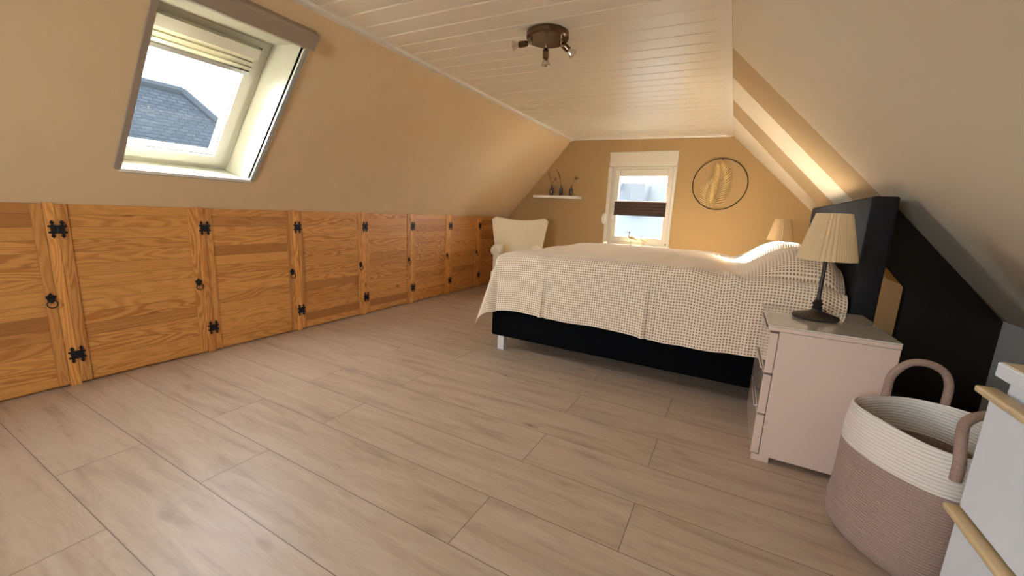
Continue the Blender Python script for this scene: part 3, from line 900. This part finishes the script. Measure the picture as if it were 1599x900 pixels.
nightstand(1.905, 2.425, 'glossy cream three-drawer nightstand in the foreground, on the near side of the bed')
nightstand(4.32, 4.84, 'glossy cream nightstand hidden beyond the far side of the bed')

# table lamps
def table_lamp(x, y, z, label):
    t = thing('table_lamp', label, 'lamp', (x, y, z), 0, 'bedside table lamps')
    def P(n, bm, m, s=True):
        o = obj(n, bm, m, t, s); return o
    bm = bm_new()
    lathe(bm, [(0, 0), (0.078, 0), (0.086, 0.004), (0.088, 0.010), (0.084, 0.016), (0.060, 0.024), (0.034, 0.031), (0.022, 0.036), (0.018, 0.044), (0.020, 0.048), (0, 0.048)], 40)
    P('base', bm, M_BRONZE)
    bm = bm_new()
    lathe(bm, [(0, 0.046), (0.014, 0.046), (0.021, 0.052), (0.014, 0.058), (0.019, 0.064), (0.022, 0.070), (0.013, 0.076), (0.017, 0.080), (0.010, 0.086), (0.0085, 0.10), (0.0075, 0.20), (0.0085, 0.30), (0.006, 0.33), (0.006, 0.40), (0, 0.40)], 20)
    P('stem', bm, M_BRONZE)
    bm = bm_new()
    tube(bm, [(0.012, -0.006, 0.045), (0.030, -0.016, 0.045)], 0.0022, 6); tube(bm, [(0.030, -0.016, 0.045), (0.030, -0.016, 0.036)], 0.004, 6)
    P('switch', bm, M_BRONZE)
    npl = 72
    def rf(r, z, a):
        k = (a / (2 * PI) * npl) % 1.0
        w = 0.0022 * (1 - abs(2 * k - 1)) * (1 if r > 0.01 else 0)
        rib = sum(0.0042 * math.exp(-((a - c_) / 0.035) ** 2) for c_ in (4.30, 4.46, 4.62, 4.80)) if r > 0.03 else 0
        return r + w + rib
    bm = bm_new()
    z0, z1 = 0.262, 0.460
    pf = [(0.108 + (0.062 - 0.108) * i / 8 + (0.0), z0 + (z1 - z0) * i / 8) for i in range(9)]
    pin = [(r - 0.0035, zz) for r, zz in reversed(pf)]
    lathe(bm, pf + pin + [pf[0]], npl * 4, rfun=rf)
    bmesh.ops.remove_doubles(bm, verts=bm.verts, dist=1e-5)
    P('lamp_shade', bm, M_SHADE)
    bm = bm_new()
    for q in range(3):
        an = q * 2 * PI / 3
        tube(bm, [(0, 0, 0.40), (0.059 * math.cos(an), 0.059 * math.sin(an), 0.452)], 0.0015, 6)
    P('shade_carrier', bm, M_BRONZE)
    return t
table_lamp(0.370, 2.185, NH + 0.0, 'dark bronze table lamp with pleated cream shade on the nearer nightstand')
table_lamp(0.400, 4.60, NH + 0.0, 'small distant pleated cream table lamp beyond the bed')

# ------------------------------------------------------------------ headboard shadow built as a dark panel under the right slope
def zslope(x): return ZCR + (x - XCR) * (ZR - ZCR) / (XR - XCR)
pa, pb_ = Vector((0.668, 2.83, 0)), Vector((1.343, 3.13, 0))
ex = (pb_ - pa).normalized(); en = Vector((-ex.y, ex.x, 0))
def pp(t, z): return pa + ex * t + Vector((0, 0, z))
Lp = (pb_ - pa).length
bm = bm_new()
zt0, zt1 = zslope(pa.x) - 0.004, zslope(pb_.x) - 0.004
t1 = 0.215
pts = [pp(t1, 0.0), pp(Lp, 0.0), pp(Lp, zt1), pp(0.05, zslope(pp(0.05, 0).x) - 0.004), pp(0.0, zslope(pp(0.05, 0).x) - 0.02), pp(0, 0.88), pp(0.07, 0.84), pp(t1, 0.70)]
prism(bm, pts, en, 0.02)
dp = obj('shadow_panel', bm, M_SHADOWP)
tag(dp, 'dark brown panel standing in for the headboard shadow on the right slope and low wall', 'panel')

# ------------------------------------------------------------------ rope basket
bk = thing('rope_basket', 'two-tone rope laundry basket, cream top and dusty pink body, between nightstand and white chest', 'basket', (0.615, 1.625, 0.0))
BH = 0.435
def brad(r, z, a):
    sq = 1 + 0.035 * math.cos(4 * a + 0.5)
    return r * sq * (1 + 0.010 * math.sin(3 * a + z * 9) + 0.006 * math.sin(7 * a + z * 21))
def wobz(o, amp=0.010):
    for v in o.data.vertices:
        v.co.x *= 0.93; v.co.y *= 1.035
        a = math.atan2(v.co.y, v.co.x)
        v.co.z += amp * (v.co.z / BH) ** 3 * math.sin(2 * a + 0.9)
pl = [(0.0, 0.004), (0.175, 0.0), (0.200, 0.010), (0.216, 0.035), (0.221, 0.09), (0.216, 0.17), (0.214, 0.24), (0.213, 0.30), (0.2125, 0.31)]
pu = [(0.2125, 0.31), (0.213, 0.33), (0.212, 0.36), (0.209, 0.39), (0.206, 0.418), (0.205, 0.428), (0.2025, 0.434), (0.198, 0.435), (0.1945, 0.430), (0.194, 0.41), (0.198, 0.36), (0.201, 0.31)]
pin = [(0.201, 0.31), (0.204, 0.22), (0.205, 0.10), (0.195, 0.03), (0.17, 0.014), (0.0, 0.014)]
def lath2(bm, prof, n=72):
    fine = []
    for (r0, z0), (r1, z1) in zip(prof, prof[1:]):
        k = max(1, int(math.hypot(r1 - r0, z1 - z0) / 0.012))
        for i in range(k): fine.append((r0 + (r1 - r0) * i / k, z0 + (z1 - z0) * i / k))
    fine.append(prof[-1])
    lathe(bm, fine, n, rfun=brad)
    bmesh.ops.remove_doubles(bm, verts=bm.verts, dist=1e-5)
bm = bm_new(); lath2(bm, pl + [(0.2090, 0.31), (0.212, 0.22), (0.213, 0.10), (0.19, 0.02), (0.0, 0.009)][0:0])
o = obj('lower_body', bm, M_ROPEB, bk, True); wobz(o); o['label'] = 'dusty pink rope lower body'
bm = bm_new(); lath2(bm, pu)
o = obj('upper_band', bm, M_ROPEW, bk, True); wobz(o); o['label'] = 'cream rope upper band'
bm = bm_new(); lath2(bm, pin)
o = obj('lining', bm, M_ROPEB, bk, True); wobz(o)
def crom(P, n=10):
    P = [Vector(p) for p in P]; P = [P[0] * 2 - P[1]] + P + [P[-1] * 2 - P[-2]]; out = []
    for i in range(1, len(P) - 2):
        for j in range(n):
            t = j / n
            out.append(0.5 * ((2 * P[i]) + (-P[i - 1] + P[i + 1]) * t + (2 * P[i - 1] - 5 * P[i] + 4 * P[i + 1] - P[i + 2]) * t * t + (-P[i - 1] + 3 * P[i] - 3 * P[i + 1] + P[i + 2]) * t ** 3))
    out.append(P[-2]); return out
def bhandle(P):
    bm = bm_new(); tube(bm, [p - Vector((0.615, 1.625, 0)) for p in crom(P)], 0.0125, 12)
    return obj('handle', bm, M_BRAID, bk, True)
bhandle([(0.555, 1.845, 0.36), (0.558, 1.850, 0.44), (0.565, 1.85, 0.50), (0.600, 1.85, 0.548), (0.650, 1.855, 0.556), (0.695, 1.86, 0.535), (0.715, 1.86, 0.49), (0.715, 1.855, 0.43), (0.712, 1.848, 0.36)])
bhandle([(0.588, 1.385, 0.372), (0.588, 1.388, 0.42), (0.592, 1.415, 0.470), (0.610, 1.46, 0.507), (0.655, 1.49, 0.527), (0.705, 1.49, 0.520), (0.735, 1.455, 0.480), (0.738, 1.42, 0.43), (0.738, 1.412, 0.372)])
# cloth inside
bm = bm_new()
n = 40
for j in range(1):
    rings = []
    for (r, z) in ((0.0, 0.26), (0.05, 0.265), (0.10, 0.27), (0.14, 0.262), (0.165, 0.235), (0.170, 0.15), (0.15, 0.03), (0.0, 0.016)):
        rings.append((r, z))
    lathe(bm, rings, n, rfun=lambda r, z, a: r * (1 + 0.03 * math.sin(3 * a)))
    bmesh.ops.remove_doubles(bm, verts=bm.verts, dist=1e-5)
    for v in bm.verts:
        if v.co.z > 0.2: v.co.z += 0.018 * math.sin(v.co.x * 30) * math.cos(v.co.y * 24)
cl = obj('laundry', bm, M_CLOTH, None, True); cl.location = (0.615, 1.625, 0.0)
tag(cl, 'dark brown cloth lying inside the rope basket', 'cloth')

# ------------------------------------------------------------------ white chest of drawers (bottom right)
ch = thing('chest_of_drawers', 'white chest of drawers with pale wooden grip strips at the right edge of the photo', 'chest of drawers', (0.72, 0.70, 0.0))
CX0, CX1, CY0, CY1, CH = 0.484, 0.93, 0.22, 1.107, 0.762
bm = bm_new(); box(bm, CX0 + 0.022, CX1, CY0, CY1, 0.0, 0.722, 0.002)
lobj('body', bm, M_CHESTW, ch)
bm = bm_new(); box(bm, CX0, CX1 + 0.004, CY0 - 0.004, CY1 + 0.004, 0.732, CH - 0.0015, 0.003)
lobj('top_board', bm, M_CHESTW, ch)
bm = bm_new(); box(bm, CX0 + 0.004, CX1, CY0, CY1, CH - 0.002, CH, 0.0005)
lobj('top_surface', bm, M_OAKTOP, ch)
bm = bm_new(); box(bm, CX0 + 0.03, CX1, CY0 + .002, CY1 - .002, 0.72, 0.734)
lobj('gap_rail', bm, M_RUBBER, ch)
for (a, b) in ((0.448, 0.700), (0.190, 0.436), (0.02, 0.178)):
    bm = bm_new(); box(bm, CX0, CX0 + 0.020, CY0 + 0.002, CY1 - 0.002, a, b, 0.002)
    dr = lobj('drawer', bm, M_CHESTW, ch)
    bm = bm_new()
    # slim curved grip strip along the upper edge
    n = 24; pts = []
    prism(bm, [Vector((CX0 - 0.016, CY1 - 0.004, b - 0.002)), Vector((CX0 - 0.018, CY1 + 0.004, b + 0.003)), Vector((CX0 - 0.014, CY1 + 0.008, b + 0.009)), Vector((CX0 - 0.000, CY1 + 0.004, b + 0.010)), Vector((CX0 + 0.010, CY1 - 0.003, b + 0.010)),
               Vector((CX0 + 0.010, CY0 + 0.003, b + 0.010)), Vector((CX0 - 0.014, CY0 + 0.003, b + 0.009)), Vector((CX0 - 0.018, CY0 + 0.003, b + 0.003))][::1], (0.0, 0, -1), 0.012) if False else None
    box(bm, CX0 - 0.020, CX0 + 0.012, CY0 + 0.004, CY1 + 0.010, b - 0.007, b + 0.007, 0.0045, 3)
    h = obj('grip_strip', bm, M_GOLDWOOD, None, True); h.parent = dr; h.matrix_parent_inverse = Matrix.Identity(4)
    h['label'] = 'pale wooden grip strip'

# ------------------------------------------------------------------ wing chair
wc = thing('wing_chair', 'cream upholstered wing chair in the far corner beyond the foot of the bed', 'chair', (-2.365, 4.52, 0.0), math.radians(23))
# local: faces -Y, x to the right
def sheet(bm, fn, nu, nv, thick):
    """closed solid from a surface fn(u,v)->(front Vector, back Vector)"""
    F = [[None] * (nv + 1) for _ in range(nu + 1)]; Bk = [[None] * (nv + 1) for _ in range(nu + 1)]
    for i in range(nu + 1):
        for j in range(nv + 1):
            f, b = fn(i / nu, j / nv)
            F[i][j] = bm.verts.new(f); Bk[i][j] = bm.verts.new(b)
    for i in range(nu):
        for j in range(nv):
            bm.faces.new((F[i][j], F[i + 1][j], F[i + 1][j + 1], F[i][j + 1]))
            bm.faces.new((Bk[i][j], Bk[i][j + 1], Bk[i + 1][j + 1], Bk[i + 1][j]))
    for i in range(nu):
        bm.faces.new((F[i][0], Bk[i][0], Bk[i + 1][0], F[i + 1][0])); bm.faces.new((F[i][nv], F[i + 1][nv], Bk[i + 1][nv], Bk[i][nv]))
    for j in range(nv):
        bm.faces.new((F[0][j], F[0][j + 1], Bk[0][j + 1], Bk[0][j])); bm.faces.new((F[nu][j], Bk[nu][j], Bk[nu][j + 1], F[nu][j + 1]))
def backfn(u, v):
    s = 2 * u - 1
    hw = 0.285 + 0.080 * v ** 1.2
    x = hw * s
    top = 0.915 + 0.055 * (abs(s) ** 2.0) - 0.055 * max(0, abs(s) - 0.86) / 0.14 * (1 if v > 0 else 0)
    z = 0.38 + (top - 0.38) * v
    wing = 0.16 * abs(s) ** 2.6 * (0.5 + 0.5 * math.sin(min(1, v * 1.15) * PI * 0.6))
    yf = 0.20 + 0.10 * v - wing
    edge = (1 - abs(s) ** 6) ** 0.5 * (1 - v ** 8) ** 0.5
    th = 0.028 + 0.055 * edge
    return Vector((x, yf - 0.015 * edge, z)), Vector((x * 1.02, yf + th, z))
bm = bm_new(); sheet(bm, backfn, 28, 16, 0)
o = obj('backrest', bm, M_CHAIR, wc, True)
mod = o.modifiers.new('round', 'SUBSURF'); mod.levels = 1; mod.render_levels = 1
bm = bm_new(); box(bm, -0.185, 0.185, -0.34, 0.24, 0.30, 0.44, 0.05, 5)
obj('seat_cushion', bm, M_CHAIR, wc, True)
bm = bm_new(); box(bm, -0.29, 0.29, -0.33, 0.28, 0.19, 0.305, 0.03, 4)
obj('seat_frame', bm, M_CHAIR, wc, True)
for s in (-1, 1):
    bm = bm_new()
    tube(bm, [(s * 0.235, 0.22, 0.555), (s * 0.24, 0.05, 0.562), (s * 0.243, -0.15, 0.560), (s * 0.243, -0.30, 0.548), (s * 0.243, -0.325, 0.54)], [0.050, 0.055, 0.060, 0.060, 0.045], 18)
    box(bm, s * 0.235 - 0.035, s * 0.235 + 0.035, -0.315, 0.24, 0.22, 0.56, 0.02, 3)
    obj('armrest', bm, M_CHAIR, wc, True)
for (sx, sy) in ((-1, -1), (1, -1), (-1, 1), (1, 1)):
    bm = bm_new(); tube(bm, [(sx * 0.27, sy * 0.25 - 0.03, 0.20), (sx * 0.29, sy * 0.29 - 0.03, 0.0)], [0.022, 0.013], 10)
    obj('leg', bm, M_WOODLEG, wc, True)

# ------------------------------------------------------------------ shelf with bottles
SHZ = 1.262
bm = bm_new(); box(bm, -2.502, -1.845, YB - 0.135, YB, SHZ - 0.036, SHZ, 0.003)
sh = obj('wall_shelf', bm, M_WHITE, origin=(-2.17, YB, SHZ))
tag(sh, 'white floating wall shelf left of the gable window', 'shelf')
bpos = [(-2.258, 'bottle vase with a forked dried twig, leftmost on the shelf', 0), (-2.118, 'bottle vase with a tall bent dried stem, in the middle of the shelf', 1), (-1.972, 'bottle vase with a small leafy dried sprig, rightmost on the shelf', 2)]
for bxp, lab, kd in bpos:
    t = thing('bottle_vase', 'dark glass ' + lab, 'vase', (bxp, YB - 0.07, SHZ), 0, 'bottle vases on the wall shelf')
    bm = bm_new()
    lathe(bm, [(0, 0), (0.023, 0), (0.026, 0.004), (0.026, 0.085), (0.022, 0.100), (0.010, 0.112), (0.009, 0.128), (0.012, 0.131), (0.012, 0.136), (0.007, 0.136), (0.007, 0.115), (0.0, 0.110)], 20)
    obj('bottle', bm, M_BOTTLE, t, True)
    bm = bm_new()
    def leafb(p, d, L, w):
        p = Vector(p); d = Vector(d).normalized(); sd = d.cross(Vector((0, 1, 0))).normalized()
        k = [p, p + d * L * .4 + sd * w, p + d * L, p + d * L * .4 - sd * w]
        prism(bm, k, (0, 1, 0), 0.0015)
    if kd == 0:
        tube(bm, [(0, 0, 0.02), (-0.004, 0, 0.14), (-0.020, 0, 0.20), (-0.065, 0, 0.300)], [0.002, 0.002, 0.002, 0.001], 6)
        tube(bm, [(0, 0, 0.12), (0.010, 0, 0.17), (0.035, 0, 0.215), (0.055, 0, 0.235)], [0.002, 0.002, 0.002, 0.001], 6)
        for q in range(6): leafb((-0.02 - 0.008 * q, 0, 0.20 + 0.017 * q), (-0.5 + (q % 2), 0, 0.9), 0.035, 0.005)
        for q in range(4): leafb((0.03 + 0.007 * q, 0, 0.205 + 0.008 * q), (0.6, 0, 0.9 - 1.2 * (q % 2)), 0.028, 0.006)
    elif kd == 1:
        tube(bm, [(0, 0, 0.02), (-0.010, 0, 0.14), (-0.024, 0, 0.22), (-0.045, 0, 0.290), (-0.090, 0, 0.355)], [0.002, 0.003, 0.004, 0.004, 0.001], 6)
        for q in range(8): leafb((-0.018 - 0.008 * q, 0, 0.20 + 0.018 * q), (-0.3 + 0.5 * (q % 2), 0, 1), 0.030, 0.004)
    else:
        tube(bm, [(0, 0, 0.02), (0.008, 0, 0.14), (0.030, 0, 0.20), (0.045, 0, 0.235), (0.060, 0, 0.26)], [0.002, 0.002, 0.002, 0.0015, 0.001], 6)
        for dd, L in (((1, 0, 0.15), 0.085), ((1, 0, -0.15), 0.05), ((0.3, 0, 1), 0.05), ((0.9, 0, 0.5), 0.06)): leafb((0.036, 0, 0.222), dd, L, 0.006)
    obj('dried_sprig', bm, M_TWIG, t)

# ------------------------------------------------------------------ ring ornament with gilt palm leaves
rg = thing('ring_wall_ornament', 'dark metal ring with golden palm leaves hanging on the ochre gable wall', 'wall ornament', (-0.205, YB - 0.02, 1.435))
bm = bm_new(); tube(bm, [(0.281 * math.sin(q), 0.0, 0.284 * math.cos(q)) for q in [2 * PI * j / 72 for j in range(72)]], 0.0052, 8, True)
obj('ring', bm, M_RINGB, rg, True)
bm = bm_new(); lathe(bm, [(0, 0), (0.010, 0), (0.010, 0.014), (0, 0.014)], 12, T=align((0, 0.016, 0.281), (0, -1, 0)))
obj('wall_hook', bm, M_BLACKIRON, rg, True)
def frond(base, tip, bend, nleaf, llen, w, ydep):
    bm = bm_new()
    base = Vector(base); tip = Vector(tip)
    ctl = (base + tip) / 2 + Vector(bend)
    def pt(t): return base * (1 - t) ** 2 + ctl * 2 * t * (1 - t) + tip * t * t
    tube(bm, [pt(i / 16) for i in range(17)], [0.0035 * (1 - 0.7 * i / 16) for i in range(17)], 6)
    for i in range(nleaf):
        t = 0.06 + 0.93 * i / (nleaf - 1)
        p = pt(t); dr = (pt(min(1, t + .02)) - pt(max(0, t - .02))).normalized()
        for s in (-1, 1):
            side = Vector((dr.z, 0, -dr.x)) * s
            th = math.radians(58 - 26 * t)
            L = llen * (math.sin(PI * (0.22 + 0.66 * t)) ** 0.8)
            e = (dr * math.cos(th) + side * math.sin(th)).normalized()
            nrm = Vector((e.z, 0, -e.x))
            off = Vector((0, -0.008 - 0.012 * (i % 2), 0))
            q0, q1 = p, p + e * L + off
            m_ = p + e * L * 0.4
            a = bm.verts.new(q0); b = bm.verts.new(m_ + nrm * w + Vector((0, 0.002, 0))); c = bm.verts.new(q1); d_ = bm.verts.new(m_ - nrm * w + Vector((0, 0.002, 0)))
            rdg = bm.verts.new(m_ + Vector((0, -0.005, 0))); bk_ = bm.verts.new(m_ + Vector((0, 0.004, 0)))
            for tri in ((a, rdg, b), (b, rdg, c), (c, rdg, d_), (d_, rdg, a), (a, b, bk_), (b, c, bk_), (c, d_, bk_), (d_, a, bk_)): bm.faces.new(tri)
    return obj('palm_leaf', bm, M_LEAFG, rg)
frond((-0.055, -0.006, -0.262), (-0.012, -0.006, 0.195), (0.085, 0, 0.01), 19, 0.165, 0.0082, 0)
frond((-0.085, -0.012, -0.262), (-0.075, -0.012, 0.03), (-0.05, 0, 0.0), 15, 0.125, 0.0072, 0)

# ------------------------------------------------------------------ shore birds on the sill
def bird(x, y, z, sc_, label):
    t = thing('bird_figurine', label, 'figurine', (x, y, z), 0, 'bird figurines on the window sill')
    S = sc_
    bm = bm_new()
    # body: tail right, neck and head left, beak pointing left
    path = [(0.105, 0, 0.078), (0.075, 0, 0.090), (0.040, 0, 0.108), (0.005, 0, 0.118), (-0.022, 0, 0.120), (-0.040, 0, 0.130)]
    rad = [0.002, 0.009, 0.019, 0.024, 0.020, 0.012]
    tube(bm, [(a * S, b * S, c * S) for a, b, c in path], [r * S for r in rad], 12, sx=0.8)
    obj('body', bm, M_BIRD, t, True)
    bm = bm_new()
    path = [(-0.030, 0, 0.122), (-0.043, 0, 0.136), (-0.040, 0, 0.160), (-0.030, 0, 0.182), (-0.030, 0, 0.196), (-0.040, 0, 0.202), (-0.048, 0, 0.199)]
    rad = [0.012, 0.0105, 0.007, 0.007, 0.009, 0.009, 0.005]
    tube(bm, [(a * S, b * S, c * S) for a, b, c in path], [r * S for r in rad], 10)
    tube(bm, [(-0.046 * S, 0, 0.199 * S), (-0.10 * S, 0, 0.197 * S), (-0.125 * S if S > 0.9 else -0.07 * S, 0, 0.194 * S)], [0.003 * S, 0.0015 * S, 0.0008 * S], 6)
    obj('neck_and_head', bm, M_BIRDD, t, True)
    bm = bm_new(); tube(bm, [(0.0, 0, 0.10 * S), (0.0, 0, 0.004)], 0.0022, 6)
    lathe(bm, [(0, 0), (0.016, 0), (0.016, 0.005), (0, 0.005)], 14)
    obj('stand', bm, M_BIRDD, t, True)
bird(-1.118, 5.205, WZ0 + 0.002, 0.86, 'larger pale wooden shore bird figurine with long beak on the window sill')
bird(-0.970, 5.205, WZ0 + 0.002, 0.62, 'smaller wooden shore bird figurine behind the larger one on the window sill')

# ------------------------------------------------------------------ ceiling spot lamp
clx, cly = -1.03, 2.20; clz = czz(clx)
sp = thing('ceiling_spotlight', 'round bronze ceiling lamp with three small swivel spots on the white panelled ceiling', 'ceiling lamp', (clx, cly, clz))
bm = bm_new()
lathe(bm, [(0, 0), (0.112, 0), (0.117, -0.004), (0.117, -0.030), (0.110, -0.038), (0.0, -0.040)], 48)
obj('ceiling_plate', bm, M_LBRONZE, sp, True)
def spot(px, py, elbow, d):
    bm = bm_new()
    tube(bm, [(px, py, -0.036), (px, py, -0.060), elbow], [0.0055, 0.0055, 0.0055], 10)
    a = obj('arm', bm, M_LAMPCHR, sp, True)
    bm = bm_new(); T = align(elbow, d)
    lathe(bm, [(0, -0.004), (0.010, -0.002), (0.0155, 0.008), (0.0165, 0.030), (0.0165, 0.050), (0.0, 0.050)], 20, T=T)
    hd = obj('spot_housing', bm, M_LBRONZE, a, True)
    bm = bm_new()
    lathe(bm, [(0.012, 0.049), (0.014, 0.055), (0.025, 0.080), (0.0255, 0.086), (0.023, 0.086), (0.012, 0.060), (0.0, 0.058)], 24, T=T)
    obj('bulb', bm, M_LAMPCHR, a, True)
spot(0.0, -0.015, (0.0, -0.015, -0.085), (0.05, 0.0, -1.0))
spot(-0.080, -0.035, (-0.098, -0.045, -0.056), (-0.95, -0.45, -0.16))
spot(0.080, 0.005, (0.086, 0.003, -0.066), (0.75, 0.30, -0.65))

# ------------------------------------------------------------------ outside
def quad_uv(bm, pts, uvs):
    uvl = bm.loops.layers.uv.verify()
    f = bm.faces.new([bm.verts.new(p) for p in pts])
    for l, u in zip(f.loops, uvs): l[uvl].uv = u
    return f
nh = thing('neighbour_house', 'neighbouring house with grey tiled hipped roof seen through the roof window', 'house', (-13.5, 4.0, -5.6))
Hr = 3.55; He = -1.2
bm = bm_new()
rx, ry0, ry1 = -12.3, 2.2, 5.35           # ridge
ex0, ex1, ey0, ey1 = -8.0, -16.5, -1.2, 8.6
Pq = lambda *a: Vector(a)
ridge0, ridge1 = Pq(rx, ry0, Hr), Pq(rx, ry1, Hr)
c00, c01, c10, c11 = Pq(ex0, ey0, He), Pq(ex0, ey1, He), Pq(ex1, ey0, He), Pq(ex1, ey1, He)
sl = math.hypot(ex0 - rx, Hr - He)
quad_uv(bm, [c00, c01, ridge1, ridge0], [(ey0, 0), (ey1, 0), (ry1, sl), (ry0, sl)])
quad_uv(bm, [c11, c10, ridge0, ridge1], [(ey1, 0), (ey0, 0), (ry0, sl), (ry1, sl)])
quad_uv(bm, [c01, c11, ridge1], [(ex0, 0), (ex1, 0), (rx, 5.5)])
quad_uv(bm, [c10, c00, ridge0], [(ex1, 0), (ex0, 0), (rx, 5.5)])
f = bm.faces.new([bm.verts.new(p) for p in (c00, c10, c11, c01)])
lobj('roof', bm, M_TILES, nh)
bm = bm_new()
tube(bm, [ridge0, ridge1], 0.11, 8); tube(bm, [ridge1, c01], 0.11, 8); tube(bm, [ridge1, c11], 0.11, 8)
lobj('ridge_tiles', bm, M_RIDGE, nh)
bm = bm_new(); box(bm, ex1 + 0.4, ex0 - 0.4, ey0 + 0.4, ey1 - 0.4, -5.6, He)
lobj('wall', bm, M_EXTW, nh)

nh2 = thing('terraced_house', 'pale house with light grey roof and white dormer seen through the gable window', 'house', (-2.0, 15.0, -5.6))
bm = bm_new()
prism(bm, [Vector((-8, 12.0, -1.8)), Vector((-8, 18.6, -1.8)), Vector((-8, 15.4, 2.28))], (1, 0, 0), 12)
lobj('roof', bm, M_PALEROOF, nh2)
bm = bm_new(); box(bm, -7.8, 3.8, 12.3, 18.3, -5.6, -1.8)
lobj('wall', bm, M_EXTW, nh2)
bm = bm_new(); box(bm, -3.25, -2.78, 14.3, 15.6, 1.3, 2.2, 0.02)
lobj('dormer', bm, M_EXTP, nh2)
bm = bm_new(); box(bm, -4.35, -3.8, 14.9, 15.5, 1.4, 2.95, 0.02)
lobj('chimney', bm, M_EXTP, nh2)
bm = bm_new(); box(bm, -60, 60, -60, 60, -5.9, -5.6)
g_ = obj('ground', bm, M_LAWN); struct(g_)
